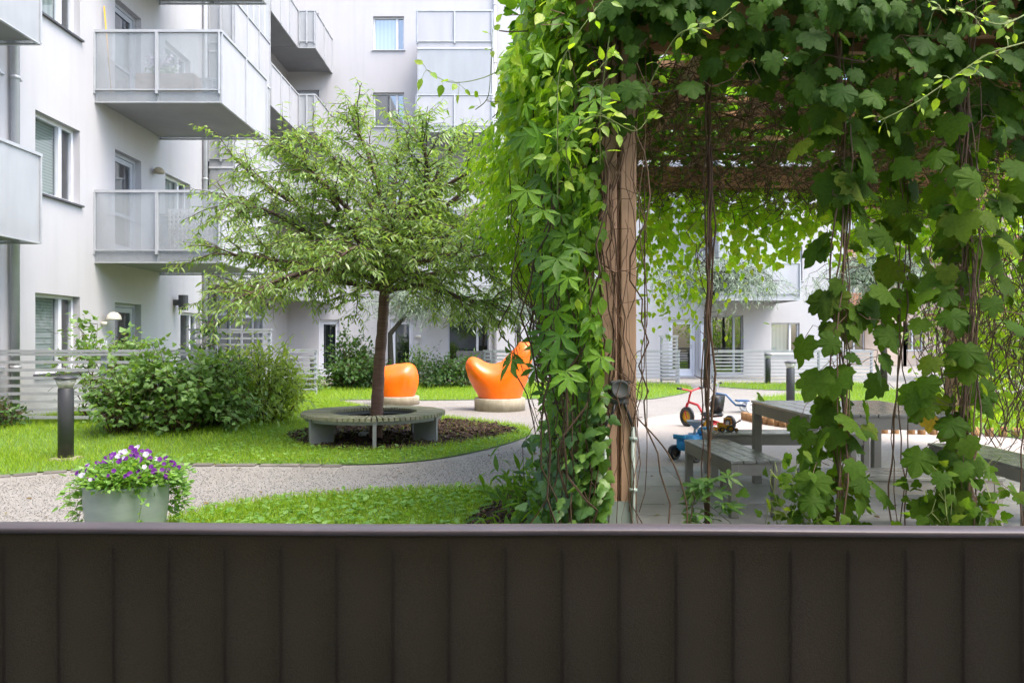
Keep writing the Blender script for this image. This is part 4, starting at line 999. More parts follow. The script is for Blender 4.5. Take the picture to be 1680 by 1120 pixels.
# ------------------------------------------------------------------ cherry tree
ct = empty('cherry_tree', (-1.78,9.6,0), 'spreading cherry tree with red-brown trunk growing through the round bench', 'tree')
m = MB()
tr_pts = [W(616,730,9.6), W(617,700,9.6), W(619,660,9.6), W(622,600,9.6), W(627,540,9.6), W(630,495,9.6), W(632,466,9.6)]
tr_pts[0].z = -.05
pp = catmull([tuple(p) for p in tr_pts], 6, False); nn_ = len(pp)
m.tube(pp, [.092-.022*min(1,i/nn_*1.5)+.004*math.sin(i*2.1) for i in range(nn_)], 16); m.build('trunk', M['trunk'], ct, True)
limbs = [[(632,472,9.6),(588,446,9.45),(520,437,9.2),(440,425,9.0),(350,415,8.9)],
 [(630,468,9.6),(575,400,9.8),(500,345,9.9),(430,300,9.8),(385,260,9.7)],
 [(634,466,9.6),(672,400,9.75),(695,340,9.8),(715,290,9.8),(742,250,9.8)],
 [(636,478,9.6),(690,455,9.4),(765,440,9.2),(835,440,9.1)],
 [(632,466,9.6),(615,425,9.0),(590,405,8.4),(560,420,7.9)],
 [(633,466,9.6),(655,410,10.3),(680,360,11.0),(700,330,11.6)],
 [(632,466,9.6),(636,390,9.65),(622,310,9.5),(600,245,9.5),(578,195,9.5)],
 [(630,470,9.6),(575,430,10.4),(500,410,11.2),(430,400,11.7)],
 [(634,470,9.6),(700,410,10.3),(775,350,11.0),(830,320,11.4)],
 [(634,468,9.6),(680,435,8.9),(730,420,8.3),(775,425,7.9)],
 [(630,462,9.6),(560,350,9.3),(520,290,9.1),(470,250,9.0)],
 [(634,462,9.6),(670,360,9.4),(740,300,9.2),(800,270,9.1)],
 [(632,470,9.6),(560,440,8.9),(470,455,8.5),(395,490,8.3)],
 [(632,460,9.6),(645,340,10.2),(650,280,10.4),(655,240,10.4)],
 [(632,458,9.6),(600,380,9.3),(540,310,9.0),(500,270,8.9)],
 [(634,450,9.6),(700,370,9.9),(770,310,10.0),(830,300,10.0)],
 [(633,450,9.6),(610,340,10.1),(560,270,10.3),(520,235,10.4)],
 [(634,450,9.6),(690,330,9.3),(700,270,9.0),(690,225,8.9)],
 [(632,455,9.6),(640,390,8.9),(650,340,8.4)],
 [(636,474,9.6),(700,470,9.0),(760,490,8.7),(810,500,8.6)],
 [(630,466,9.6),(530,400,9.5),(450,350,9.3),(370,330,9.1)],
 [(630,474,9.6),(540,460,9.9),(450,470,10.1),(370,475,10.2)]]
bm_ = MB(); CP = []; CA = []
def twig(p, d, L, r, leafy=True):
    n = max(4, int(L/.09)); pts = [np.array(p)]; d = np.array(d, float); d /= np.linalg.norm(d)
    for i in range(n):
        d = d + rng.normal(0,.13,3) + [0,0,-.055]; d /= np.linalg.norm(d); pts.append(pts[-1]+d*L/n)
    bm_.tube(pts, np.linspace(r, r*.35, len(pts)), 4, False)
    return pts
def leaf_along(pts, sp=.03, st=0):
    side = 1
    for a, b in zip(pts[:-1], pts[1:]):
        v = b-a; L = np.linalg.norm(v); v = v/max(L,1e-6); k = max(1, int(L/sp))
        s_ = np.cross(v, [0,0,1]); s_ /= max(np.linalg.norm(s_), 1e-6)
        for j in range(k):
            CP.append(a + (b-a)*(j+random.random())/k); CA.append(v*.55 + s_*side*.75 + np.array([0,0,-.5]) + rng.normal(0,.28,3)); side = -side
for lm in limbs:
    pts = catmull([tuple(W(*q)) for q in lm], 6, False); n = len(pts)
    bm_.tube(pts, [.038*(1-i/n)**.8+.008 for i in range(n)], 8)
    seglen = np.linalg.norm(np.diff(pts, axis=0), axis=1).sum()
    nb = int(seglen/.09)
    for k in range(nb):
        t_ = .14 + .86*(k+random.random())/nb; i = min(n-2, int(t_*(n-1))); p = pts[i]; fwd = pts[i+1]-pts[i]; fwd /= np.linalg.norm(fwd)
        sv = np.cross(fwd, [0,0,1]); sv /= max(1e-6, np.linalg.norm(sv)); sg = 1 if k % 2 else -1
        d = fwd*.75 + sv*sg*random.uniform(.4,1.0) + np.array([0,0,random.uniform(-.35,.7)])
        L = random.uniform(.40,1.0)*(1.05-.3*t_); br = twig(p, d, L, .010)
        leaf_along(br[1:], .032)
        for q in range(1, len(br)-1):
            dd = (br[q+1]-br[q]); dd /= np.linalg.norm(dd); s2_ = np.cross(dd,[0,0,1])*(1 if q % 2 else -1)
            tw = twig(br[q], dd*.7+s2_*.7+rng.normal(0,.4,3)+[0,0,.05], random.uniform(.18,.45), .004); leaf_along(tw, .028)
    leaf_along(pts[-8:], .03)
bm_.build('branches', mat('branch', (.085,.045,.03), (.05,.03,.02), 9, .7), ct, True)
CP = np.array(CP); CA = np.array(CA); n = len(CP); print('cherry leaves', n)
leaves('foliage', 'lance', CP, CA, np.array([0,0,1])+rv(n,.45), rng.uniform(.07,.115,n), M['cherry'], ct)

# ------------------------------------------------------------------ silver leaved trees
def droopy_tree(x, y, h0, cx, rx, ry, zc, rz, n_br, label, group, dens=1.0, lean=0):
    t = empty('silver_tree', (x,y,0), label, 'tree', group)
    m = MB(); m.tube([(x,y,-.05),(x+.02,y,h0*.5),(x+lean*.5,y,h0),(cx,y,zc+.3)], [.10,.085,.07,.03], 10); m.build('trunk', M['trunk_dark'], t, True)
    b = MB(); P = []; A = []
    for i in range(n_br):
        a = random.uniform(0,6.28); el = random.uniform(-.2,1); rr = math.sqrt(max(.05,1-el*el))
        hub = np.array([cx+rng.normal(0,.25)*rx*.4, y+rng.normal(0,.2), zc+random.uniform(-.3,.5)*rz])
        tip = np.array([cx+rx*rr*math.cos(a)*random.uniform(.6,1.05), y+ry*rr*math.sin(a)*random.uniform(.6,1.05), zc+rz*el*random.uniform(.7,1.05)])
        w_ = walk(hub, tip, 7, .12, -.12); b.tube(w_, np.linspace(.018,.005,7), 4)
        for k in range(6):
            q = w_[random.randint(2,6)]; d = np.array([rng.normal(0,.35), rng.normal(0,.35), -random.uniform(.2,.8)]); w2_ = walk(q, q+d, 6, .06, -.06); b.tube(w2_, .004, 3)
            for _ in range(int(22*dens)):
                u = random.random()*5; j = int(u); P.append(w2_[j]*(1-u+j)+w2_[min(5,j+1)]*(u-j)+rng.normal(0,.03,3)); A.append(d*.8+rng.normal(0,.45,3))
    b.build('branches', M['trunk_dark'], t)
    P = np.array(P); n = len(P); leaves('foliage', 'narrow', P, np.array(A), np.array([0,-.4,.8])+rv(n,.5), rng.uniform(.10,.19,n), M['silver'], t)
GT = 'silver leaved trees by the far building'
droopy_tree(-3.3, 19.8, 1.5, -2.3, 1.9, 1.3, 2.4, 1.0, 60, 'silver leaved weeping tree behind the cherry tree', GT)
droopy_tree(.2, 21.5, 1.5, .1, 1.6, 1.1, 2.5, 1.0, 40, 'silver leaved tree half hidden by the creeper above the large sculpture', GT)
droopy_tree(5.45, 20.5, 1.9, 5.8, 2.1, 1.3, 2.9, .95, 60, 'silver leaved tree with arching branches before the far right door', GT)
droopy_tree(9.9, 19.5, 1.7, 9.9, 2.0, 1.3, 3.0, 1.1, 60, 'silver leaved tree behind the hanging vines at right', GT)
shrub('courtyard_tree', 11.5, 14.0, 0, 2.6, 2.4, 4.6, 'ovate', .14, 'creeper_bright', 5200, 'bright yellow-green bushy tree beyond the right side of the pergola', 'tree', ns=60, low=.2)
shrub('courtyard_tree', 16.5, 24, 0, 3.0, 2.4, 6.5, 'ovate', .2, 'creeper_mid', 3600, 'leafy tree far right in front of the timber building', 'tree', ns=50, low=.2)

# ------------------------------------------------------------------ pergola
pg = empty('pergola', (2.9,6.5,0), 'large timber pergola overgrown with creepers above the picnic table', 'pergola')
PXL, PXR, PYN, PYF, PZT = .63, 5.25, 4.4, 8.6, 3.2
for i, (x, y) in enumerate(((PXL,PYN),(PXR,PYN),(PXL,PYF),(PXR,PYF))):
    m = MB(); m.box(x-.103,x-.012,y-.09,y+.09,.34,PZT); m.box(x+.012,x+.103,y-.09,y+.09,.34,PZT); m.box(x-.011,x+.011,y-.05,y+.05,.34,PZT); pz = m.build('post', M['timber'], pg, False, .004, 1)
    m = MB(); m.box(x-.085,x+.075,y-.096,y-.091,.0,.36); m.box(x-.085,x+.075,y+.091,y+.096,.0,.36); m.box(x-.02,x+.02,y-.09,y+.09,0,.335); m.build('post_shoe', mat('zinc', (.30,.35,.31), (.19,.23,.20), 5, .55, .3, 0, 10, (1,1,.3)), pz)
for y in (PYN, PYF):
    m = MB(); m.box(PXL-.5,PXR+.5,y-.145,y-.095,PZT-.12,PZT+.12); m.box(PXL-.5,PXR+.5,y+.095,y+.145,PZT-.12,PZT+.12); m.build('beam', M['beam'], pg)
x = PXL
while x < PXR+.1:
    m = MB(); m.box(x-.03,x+.03,PYN-.5,PYF+.4,PZT+.122,PZT+.26); m.build('rafter', M['beam_y'], pg); x += .77
for y in np.arange(PYN-.3, PYF+.4, .42):
    m = MB(); m.box(PXL-.5,PXR+.5,y-.02,y+.02,PZT+.262,PZT+.31); m.build('lath', M['beam'], pg)
jb = empty('junction_box', (.64,4.3,1.05), 'round grey electrical junction box with cables and conduits on the pergola post', 'box')
m = MB(); jy = PYN-.09; jz = 1.3-78*4.3/1200
Mx = Matrix.Translation((.635,jy,jz)) @ Matrix.Rotation(R(90),4,'X'); m.lathe([(.056,0),(.056,.03),(.05,.036),(.046,.038),(.044,.034),(.0,.034)], 28, M=Mx); m.box(.635-.05,.635+.05,jy-.02,jy-.001,jz-.09,jz-.055)
for a in (40,140,220,320): m.obox((.635+.06*math.cos(R(a)), jy-.012, jz+.06*math.sin(R(a))), (.022,.022,.022))
m.build('housing', mat('box_grey', (.09,.097,.097), None, 5, .8), jb, True)
for s_, xx in ((-1,.545),(1,.712)):
    m = MB(); m.tube([(.635+s_*.03,jy-.014,jz-.085),(.635+s_*.045,jy-.02,jz-.14),(xx-s_*.01,jy-.016,jz-.20),(xx,jy-.014,.80)], .009, 8); m.build('cable', TM['black'], jb, True)
    m = MB(); m.tube([(xx,jy-.014,.0),(xx,jy-.014,.80)], .0125, 12)
    for z in (.42,.72): m.box(xx-.022,xx+.022,jy-.03,jy-.001,z,z+.02)
    m.build('conduit', mat('conduit', (.36,.44,.38), None, 4, .4), jb, True)

# ------------------------------------------------------------------ creepers
GV = 'creepers climbing the pergola'
def vine_stems(mb, paths, r=.006, n=4):
    for w_ in paths: mb.tube(w_, r if hasattr(r,'__len__') else [r*random.uniform(.6,1.3)]*len(w_), n)
# (1) mass over the left side
vl = empty('climbing_creeper', (.6,6.5,0), 'bright green creeper bulging over the left side of the pergola', 'creeper', GV)
def bulge(z, y):
    f = np.clip((y-4.3)/4.0, 0, 1); zz = np.array([0,1.2,1.7,2.2,2.8,3.3,3.8]); b0 = np.array([.10,.16,.26,.40,.52,.58,.34]); b1 = np.array([.05,.08,.40,.85,1.0,.88,.3])
    return np.interp(z, zz, b0)*(1-f) + np.interp(z, zz, b1)*f
def curtain_pts(n, ylo, yhi, zlo, zhi, inner=0.3):
    y = rng.uniform(ylo, yhi, n); z = rng.uniform(zlo, zhi, n)
    b = bulge(z, y)*(1+.22*np.sin(y*3.1+z*2.3)+.18*np.sin(z*5.7-y*4.4)+.12*np.sin(y*9+z*7))
    dep = 1-np.abs(rng.normal(0, inner, n)); x = .72 - b*dep
    return np.column_stack([x,y,z]), dep
n = 15000; P, dep = curtain_pts(n, 4.9, 9.0, 1.25, 3.75); keep = (P[:,2] > 1.55+.25*np.sin(P[:,1]*3)) | (rng.random(n) < .25)
P = P[keep]; n = len(P); out = np.column_stack([-np.ones(n), -.25*np.ones(n), .55*np.ones(n)])
leaves('foliage', 'ovate', P, np.column_stack([-.4*np.ones(n), rng.normal(0,.6,n), -.8*np.ones(n)])+rv(n,.3), out+rv(n,.45), rng.uniform(.055,.105,n), M['creeper_bright'], vl)
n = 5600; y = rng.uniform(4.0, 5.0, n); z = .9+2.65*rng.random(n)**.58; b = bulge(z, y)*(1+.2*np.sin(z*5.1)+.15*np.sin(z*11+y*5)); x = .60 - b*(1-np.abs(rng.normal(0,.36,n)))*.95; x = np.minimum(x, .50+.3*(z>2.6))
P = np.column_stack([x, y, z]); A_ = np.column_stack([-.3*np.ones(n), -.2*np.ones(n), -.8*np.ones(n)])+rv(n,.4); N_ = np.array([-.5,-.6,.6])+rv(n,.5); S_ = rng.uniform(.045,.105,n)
lit_side = (x + rng.normal(0,.10,n)) < .27  # outer leaves get the brighter material: sunlight painted into their colour
leaves('front_foliage', 'ovate', P[~lit_side], A_[~lit_side], N_[~lit_side], S_[~lit_side], M['creeper_mid'], vl); leaves('sunlit_tint_foliage', 'ovate', P[lit_side], A_[lit_side], N_[lit_side], S_[lit_side], M['creeper_bright'], vl)
st = MB()
for i in range(110):
    y0 = random.uniform(4.75,8.8); z1 = random.uniform(2.6,3.4); x0 = .58 - random.random()*.25
    st.tube(walk((x0, y0, random.uniform(.0,1.6)), (x0-random.uniform(-.05,.4), y0+random.uniform(-.3,.3), z1), 14, .14), random.uniform(.003,.008), 4)
st.build('stems', M['twig'], vl)
# (2) big palmate leaves on the front left post
vp = empty('virginia_creeper', (.5,4.2,0), 'five-fingered large creeper leaves hanging beside the front pergola post', 'creeper', GV)
n = 56; z = rng.uniform(1.1, 3.2, n); x = rng.normal(.30, .13, n) - .06*(z > 2); x = np.where(z < 1.75, np.clip(x, .24, .47), np.clip(x, .08, .48)); y = rng.uniform(3.85, 4.25, n)
P = np.column_stack([x,y,z]); leaves('foliage', 'palmate', P, np.column_stack([rng.normal(-.35,.4,n), rng.normal(-.4,.3,n), -.75*np.ones(n)]), np.array([-.2,-.8,.55])+rv(n,.35), rng.uniform(.09,.17,n), M['virginia'], vp)
n = 150; z = rng.uniform(.7, 3.2, n); P = np.column_stack([np.clip(rng.normal(.30,.14,n)+.2*(z>2.4),.0,.47+.25*(z>2.5)), rng.uniform(4.2,4.7,n), z]); leaves('inner_foliage', 'palmate', P, np.column_stack([rng.normal(-.2,.4,n), rng.normal(-.3,.3,n), -.8*np.ones(n)]), np.array([-.2,-.7,.6])+rv(n,.35), rng.uniform(.09,.15,n), M['creeper_mid'], vp)
st = MB()
for i in range(22):
    st.tube(walk((random.uniform(.25,.46), random.uniform(4.1,4.6), 0), (random.uniform(.2,.5), random.uniform(4.1,4.6), random.uniform(1.8,3.3)), 16, .10), random.uniform(.003,.007), 4)
st.build('stems', M['twig'], vp)
# bare stems clinging to the post
vs_ = MB()
for i in range(12):
    x = random.uniform(.53,.75) if random.random() < .8 else random.uniform(.5,.62); zb = random.choice([0,.0,.3,.8]); zt = random.uniform(1.4,3.25)
    w_ = walk((x, PYN-.10-random.random()*.03, zb), (x+random.uniform(-.09,.09), PYN-.10-random.random()*.05, zt), 22, .05); w_[:,1] = np.minimum(w_[:,1], PYN-.094); w_[:,0] = np.clip(w_[:,0], .48, .78)
    vs_.tube(w_, random.uniform(.0012,.0035), 4)
for i in range(8):
    x = random.uniform(.52,.60); w_ = walk((x, PYN-.13, random.uniform(1.6,2.2)), (x+random.uniform(-.05,.05), PYN-.14, 3.25), 14, .06); vs_.tube(w_, random.uniform(.003,.006), 5)
for i in range(14):
    z = random.uniform(.8,2.6); w_ = walk((.50,PYN-.12,z), (.76,PYN-.13,z+random.uniform(-.2,.2)), 7, .03); vs_.tube(w_, .0022, 3)
for i in range(6):
    x = random.uniform(.525,.565); w_ = walk((x, PYN-.10, random.choice([0,.4])), (x+random.uniform(-.02,.05), PYN-.11, random.uniform(1.2,2.6)), 18, .03); w_[:,1] = np.minimum(w_[:,1], PYN-.094); vs_.tube(w_, random.uniform(.002,.005), 4)
tag(vs_.build('bare_creeper', M['twig_dry']), 'bare brown creeper stems clinging to the front pergola post', 'creeper', GV)
# (3) ivy at the foot
iv = empty('ivy', (.45,5,0), 'dark ivy climbing low beside the front pergola post above the mulch', 'ivy', GV)
n = 2500; z = np.abs(rng.normal(.0,.55,n)); z = z[z < 1.45]; n = len(z); y = rng.uniform(4.15,6.0,n); w_ = np.interp(z,[0,.3,.8,1.4],[.38,.30,.24,.2])
x = .56 - w_*np.abs(rng.normal(.35,.4,n)); P = np.column_stack([x,y,z+.04])
leaves('foliage', 'lobed3', P, np.column_stack([-.3*np.ones(n), -.4*np.ones(n), -.7*np.ones(n)])+rv(n,.45), np.array([-.6,-.6,.6])+rv(n,.4), rng.uniform(.05,.10,n), M['ivy'], iv)
n = 420; P = np.column_stack([rng.normal(.16,.17,n), rng.uniform(4.4,6.4,n), np.abs(rng.normal(.05,.12,n))+.03]); leaves('low_foliage', 'lance', P, rv(n)+[0,0,.3], np.array([0,-.3,1])+rv(n,.4), rng.uniform(.09,.17,n), M['creeper_mid'], iv)
st = MB()
for i in range(70): st.tube(walk((.6-random.random()*.5, random.uniform(4.2,6.2), 0), (.62-random.random()*.3, random.uniform(4.2,6.2), random.uniform(.3,1.3)), 9, .08), random.uniform(.002,.005), 3)
st.build('stems', M['twig_dry'], iv)
# (4) roof: leaves above, dry tangle below
rf = empty('roof_creeper', (2.9,6.5,3.3), 'creeper covering the pergola roof with dead brown twigs hanging below', 'creeper', GV)
n = 7500; P = np.column_stack([rng.uniform(.0,5.9,n), rng.uniform(3.95,9.1,n), 3.52+np.abs(rng.normal(0,.16,n))])
hole = np.sin(P[:,0]*3.3+1)*np.sin(P[:,1]*2.9+.5)+.4*np.sin(P[:,0]*7)*np.sin(P[:,1]*6); P = P[hole < .75]; n = len(P)
leaves('foliage', 'lobed3', P, rv(n)*[1,1,.4], np.array([0,0,1])+rv(n,.4), rng.uniform(.10,.19,n), M['creeper_mid'], rf)
tw = MB()
for i in range(1500):
    x, y = random.uniform(.5,5.5), random.uniform(4.3,8.9); z = random.uniform(2.95,3.5) if random.random() < .7 else random.uniform(2.75,3.1); a = random.uniform(0,6.28); L = random.uniform(.25,.9)
    tw.tube(walk((x,y,z), (x+L*math.cos(a), y+L*math.sin(a), z+random.uniform(-.25,.12)), 8, .10), random.uniform(.002,.0055), 3, False)
for i in range(90):
    x, y = random.uniform(.8,5.3), random.uniform(4.4,8.6); tw.tube(walk((x,y,3.3), (x+random.uniform(-.2,.2), y+random.uniform(-.1,.1), random.uniform(2.75,2.95)), 8, .07), random.uniform(.0015,.004), 3, False)
tw.build('dead_twigs', M['twig_dry'], rf)
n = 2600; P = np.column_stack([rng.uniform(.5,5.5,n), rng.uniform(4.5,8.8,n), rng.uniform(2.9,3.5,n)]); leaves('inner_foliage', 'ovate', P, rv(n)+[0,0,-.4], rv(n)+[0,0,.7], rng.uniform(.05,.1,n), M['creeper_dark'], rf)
# front curtain hanging from the near beam
n = 1400; xx = rng.uniform(.55,5.4,n); low = np.interp(xx, [.5,.8,1.3,1.7,2.0,2.6,3.5,5.4], [2.55,2.6,2.95,2.6,2.45,2.4,2.4,2.4]); zz = low + (3.55-low)*rng.random(n)**.8
keep = rng.random(n) < np.interp(xx, [.5,1.0,1.6,2,5], [.9,.55,.6,1,1]); P = np.column_stack([xx, rng.uniform(3.95,4.5,n), zz])[keep]; n = len(P)
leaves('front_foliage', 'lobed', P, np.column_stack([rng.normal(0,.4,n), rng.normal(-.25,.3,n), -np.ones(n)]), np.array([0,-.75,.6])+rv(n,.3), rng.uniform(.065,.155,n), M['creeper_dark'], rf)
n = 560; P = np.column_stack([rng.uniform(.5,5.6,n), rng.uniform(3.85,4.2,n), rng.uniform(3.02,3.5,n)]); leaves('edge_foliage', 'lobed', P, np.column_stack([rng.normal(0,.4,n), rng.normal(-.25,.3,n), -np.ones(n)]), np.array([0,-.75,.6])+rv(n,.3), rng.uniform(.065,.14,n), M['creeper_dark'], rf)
# (5) back curtain, backlit
bc = empty('climbing_creeper', (2.8,8.7,2.6), 'light green leafy creeper hanging from the back beam of the pergola', 'creeper', GV)
n = 3000; xx = rng.uniform(.7,5.6,n); low = 2.72-.36*np.abs(np.sin(xx*2.4+.6))-.30*np.abs(np.sin(xx*5.1))-.18*(xx < 1.5); zz = low+(3.35-low)*rng.random(n)**.75
P = np.column_stack([xx, rng.uniform(8.45,9.25,n), zz]); leaves('foliage', 'lobed3', P, np.column_stack([rng.normal(0,.4,n), rng.normal(0,.3,n), -np.ones(n)]), np.array([0,-.6,.7])+rv(n,.45), rng.uniform(.065,.12,n), M['creeper_bright'], bc)
st = MB()
for i in range(60):
    x = random.uniform(.8,5.4); st.tube(walk((x,8.8,3.3), (x+random.uniform(-.3,.3), 8.8+random.uniform(-.2,.2), random.uniform(2.2,2.8)), 8, .08), .003, 3)
st.build('stems', M['twig'], bc)
n = 420; P = np.column_stack([rng.normal(1.9,.45,n), rng.uniform(8.6,9.4,n), rng.normal(1.95,.28,n)]); leaves('lower_foliage', 'ovate', P, rv(n)+[0,0,-1], np.array([0,-.6,.7])+rv(n,.4), rng.uniform(.06,.10,n), M['creeper_bright'], bc)

# (6) thin twisted strand
def strand_paths(x, y, ztop, zbot, k, tw_=.03, n=26, dx=0):
    out = []
    for i in range(k):
        ph = random.uniform(0,6.28); w_ = walk((x+dx,y,zbot), (x,y,ztop), n, .025); t_ = np.linspace(0,1,n); fr = random.uniform(9,15)
        w_[:,0] += tw_*np.cos(ph+fr*t_)*random.uniform(.5,1); w_[:,1] += tw_*np.sin(ph+fr*t_); out.append(w_)
    return out
tv = empty('hanging_vine', (1.2,4.5,0), 'thin twisted bare vine strand right of the front post, leafy only at its foot', 'vine', GV)
st = MB()
for w_ in strand_paths((1160-840)*4.5/1200, 4.5, 3.3, .0, 6, .014): st.tube(w_, random.uniform(.004,.008), 5)
for i in range(14):
    z = random.uniform(.5,3); w_ = walk((1.2,4.5,z), (1.2+random.uniform(-.09,.09), 4.5+random.uniform(-.05,.05), z+random.uniform(.1,.5)), 8, .05); st.tube(w_, .0025, 4)
st.build('stems', M['stem_red'], tv, True)
n = 34; a = rng.uniform(0,6.28,n); r_ = rng.uniform(.02,.13,n); P = np.column_stack([1.19+r_*np.cos(a), 4.4+r_*np.sin(a)*.6, .05+rng.uniform(.1,.45,n)]); leaves('foliage', 'palmate', P, np.column_stack([np.cos(a),np.sin(a)-.2,rng.uniform(-.4,.3,n)]), np.array([0,-.4,1])+rv(n,.3), rng.uniform(.08,.13,n), M['ivy'], tv)
ww = MB()
ww.tube(walk((.80,4.25,3.0), (.88,4.3,.05), 24, .08), .005, 5); ww.tube(catmull([(.74,4.32,.85),(.93,4.3,.62),(1.03,4.3,.3),(.95,4.25,.1),(.78,4.25,.0)],8,False), .005, 5); ww.tube(walk((.9,4.3,.02),(1.06,4.3,.42),8,.04), .0035, 5)
tag(ww.build('loose_stems', M['twig'], None, True), 'loose bare stems looping just right of the front pergola post', 'vine', GV)

# (7) hop columns with big lobed leaves
def hop(xpx, yd, spread, n, zlo, zhi, label, k=9, dens=None, size=(.07,.20)):
    x = (xpx-840)*yd/FPX; t = empty('hop_vine', (x,yd,0), label, 'vine', 'leafy hop vines hanging at the front of the pergola')
    st = MB(); sp_ = strand_paths(x, yd, 3.4, 0, k, .035)
    for w_ in sp_: st.tube(w_, random.uniform(.002,.006), 5)
    z = rng.uniform(zlo, zhi, n); 
    if dens is not None: z = rng.choice(np.linspace(zlo,zhi,len(dens)), n, p=np.array(dens)/sum(dens)) + rng.normal(0,(zhi-zlo)/len(dens)*.5,n)
    z = np.clip(z, .08, 3.5)
    a = rng.uniform(0,6.28,n); r_ = np.abs(rng.normal(0,spread,n))+.03; P = np.column_stack([x+r_*np.cos(a)*1.0, yd+r_*np.sin(a)*.55, z])
    for p in P[:int(n*.75)]:
        q = (x+rng.normal(0,.02), yd+rng.normal(0,.02), p[2]+random.uniform(-.12,.12)); st.tube(walk(q, p, 5, .03, -.03), .0022, 3)
    st.build('stems', M['stem_red'], t)
    A = np.column_stack([np.cos(a)*.45+rng.normal(0,.25,n), np.sin(a)*.3-.15+rng.normal(0,.2,n), -.85+rng.normal(0,.25,n)])
    N = np.column_stack([np.cos(a)*.35, -.55+.3*np.sin(a), .75*np.ones(n)]) + rv(n,.28)
    yl = rng.random(n) < .007
    leaves('foliage', 'lobed', P[~yl], A[~yl], N[~yl], size[0]+(size[1]-size[0])*rng.random((~yl).sum())**1.3, M['hop'], t, .55)
    if yl.any(): leaves('yellow_leaves', 'lobed', P[yl], A[yl], N[yl], rng.uniform(*size,yl.sum())*.5, M['yellow_leaf'], t)
    return t
hop(1378, 4.15, .115, 125, .1, 2.5, 'leafy hop vine in front of the left end of the picnic table', 8, [1.6,1.7,1.3,1.2,1,1,1.1,1.2,1.2,1.2])
hop(1475, 4.45, .10, 44, 1.15, 2.7, 'looser hop vine between the two thick strands at right', 4, [.3,.5,.8,1.2,1.4,1.5,1.5])
hop(1585, 4.1, .16, 135, .1, 2.7, 'thick leafy hop vine at right with tangled brown stems', 14, [1.3,1.2,1.2,1,1.2,1.4,1.4,1.5,1.5,1.5])
hop(1690, 4.3, .13, 30, 1.7, 2.8, 'hop vine at the right edge of the picture', 4)
n = 60
for i, (xp, yd) in enumerate(((1345,4.0),(1600,3.95))):
    t = empty('vine_shoots', ((xp-840)*yd/FPX,yd,0), ['small leaved green shoots at the foot of the left hop vine', 'small leaved green shoots at the foot of the thick right hop vine'][i], 'vine', GV)
    x = (xp-840)*yd/FPX; n = 200; P = np.column_stack([rng.normal(x,.14,n), rng.normal(yd+.15,.1,n), np.abs(rng.normal(.22,.2,n))+.03]); leaves('foliage','lobed3',P,rv(n)+[0,-.3,-.4],np.array([0,-.5,.8])+rv(n,.4),rng.uniform(.04,.085,n),M['hop'],t)
    st = MB()
    for k in range(22): st.tube(walk((x+random.uniform(-.05,.05),yd+.15,0),(x+random.uniform(-.25,.25),yd+random.uniform(0,.3),random.uniform(.2,.7)),7,.05), .0025, 3)
    st.build('stems', M['stem_green'], t)
# (8) twiggy curtain at the right side of the pergola
rc = empty('climbing_creeper', (5.3,7.2,0), 'twiggy yellow-green creeper on the right side of the pergola', 'creeper', GV)
st = MB()
for i in range(230):
    y = random.uniform(6.3,9.0); x = 5.25+random.uniform(-.25,.35); st.tube(walk((x,y,random.uniform(0,1.2)), (x+random.uniform(-.3,.3), y+random.uniform(-.4,.4), random.uniform(1.6,3.4)), 12, .18), random.uniform(.0025,.007), 4)
st.build('stems', M['stem_red'], rc)
n = 4200; P = np.column_stack([rng.normal(5.4,.22,n), rng.uniform(6.2,9.1,n), rng.uniform(.4,3.5,n)]); leaves('foliage','ovate',P,rv(n)+[0,0,-.7],np.array([-.4,-.4,.7])+rv(n,.45),rng.uniform(.06,.11,n),M['creeper_bright'],rc)

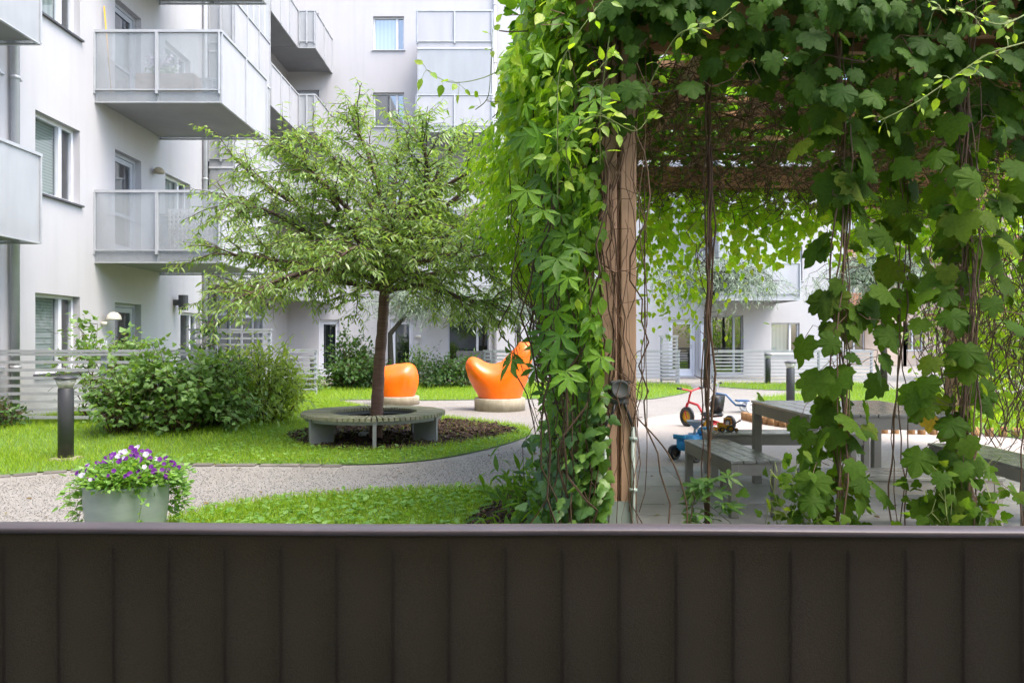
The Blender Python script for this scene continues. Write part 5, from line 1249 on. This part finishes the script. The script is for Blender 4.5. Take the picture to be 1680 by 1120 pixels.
# (9) long sunlit shoots reaching out of the creeper
def shoot(pts, label, n, size, mk='creeper_bright', kind='ovate', stm='stem_green'):
    w_ = catmull([tuple(W(*q)) for q in pts], 8, False); t = empty('creeper_shoot', tuple(w_[0]), label, 'creeper', 'long shoots standing out of the creeper'); m = MB(); m.tube(w_, np.linspace(.004,.0018,len(w_)), 5)
    P = []; A = []
    for i in range(n):
        k = random.randint(2, len(w_)-1); d = rng.normal(0,1,3)*[1,.5,.8]; d /= np.linalg.norm(d); q = w_[k]+d*random.uniform(.02,.07); m.tube([w_[k], (w_[k]+q)/2+[0,0,.006], q], .0014, 3); P.append(q); A.append(d*.7+[0,-.1,-.35])
    m.build('stem', M[stm], t); n_ = len(P); leaves('foliage', kind, P, A, np.array([0,-.75,.6])+rv(n_,.35), rng.uniform(*size,n_), M[mk], t)
shoot([(985,270,4.0),(985,190,3.8),(993,110,3.65),(1000,60,3.6)], 'upright sunlit shoot high on the front corner of the creeper', 22, (.045,.085))
shoot([(940,300,4.0),(930,230,3.75),(980,190,3.65),(1040,215,3.6),(1065,190,3.6)], 'sunlit shoot curving right across the dark creeper', 18, (.045,.08))
shoot([(915,330,4.0),(915,220,3.8),(918,120,3.75),(945,60,3.7),(990,0,3.7)], 'long vertical shoot near the left outline of the creeper', 22, (.045,.085))
shoot([(930,60,4.3),(870,85,4.2),(800,125,4.1),(740,135,4.05),(700,115,4.0)], 'long shoot reaching left in front of the far balconies', 16, (.04,.075))
shoot([(780,180,5.5),(800,160,5.4),(805,110,5.3),(808,50,5.3)], 'thin shoot standing up before the far drain pipe', 9, (.05,.08), 'creeper_bright')
shoot([(1680,70,3.8),(1620,90,3.7),(1560,130,3.65),(1500,170,3.6),(1440,200,3.6)], 'sunlit shoot entering from the right edge over dark leaves', 26, (.035,.07))
shoot([(1690,20,3.7),(1640,40,3.6),(1580,20,3.55),(1530,15,3.55)], 'bright shoot in the upper right corner', 26, (.035,.07))
shoot([(1060,150,4.0),(1110,60,3.8),(1160,45,3.7),(1200,20,3.7)], 'yellowish shoot under the roof edge right of the front post', 14, (.035,.07))
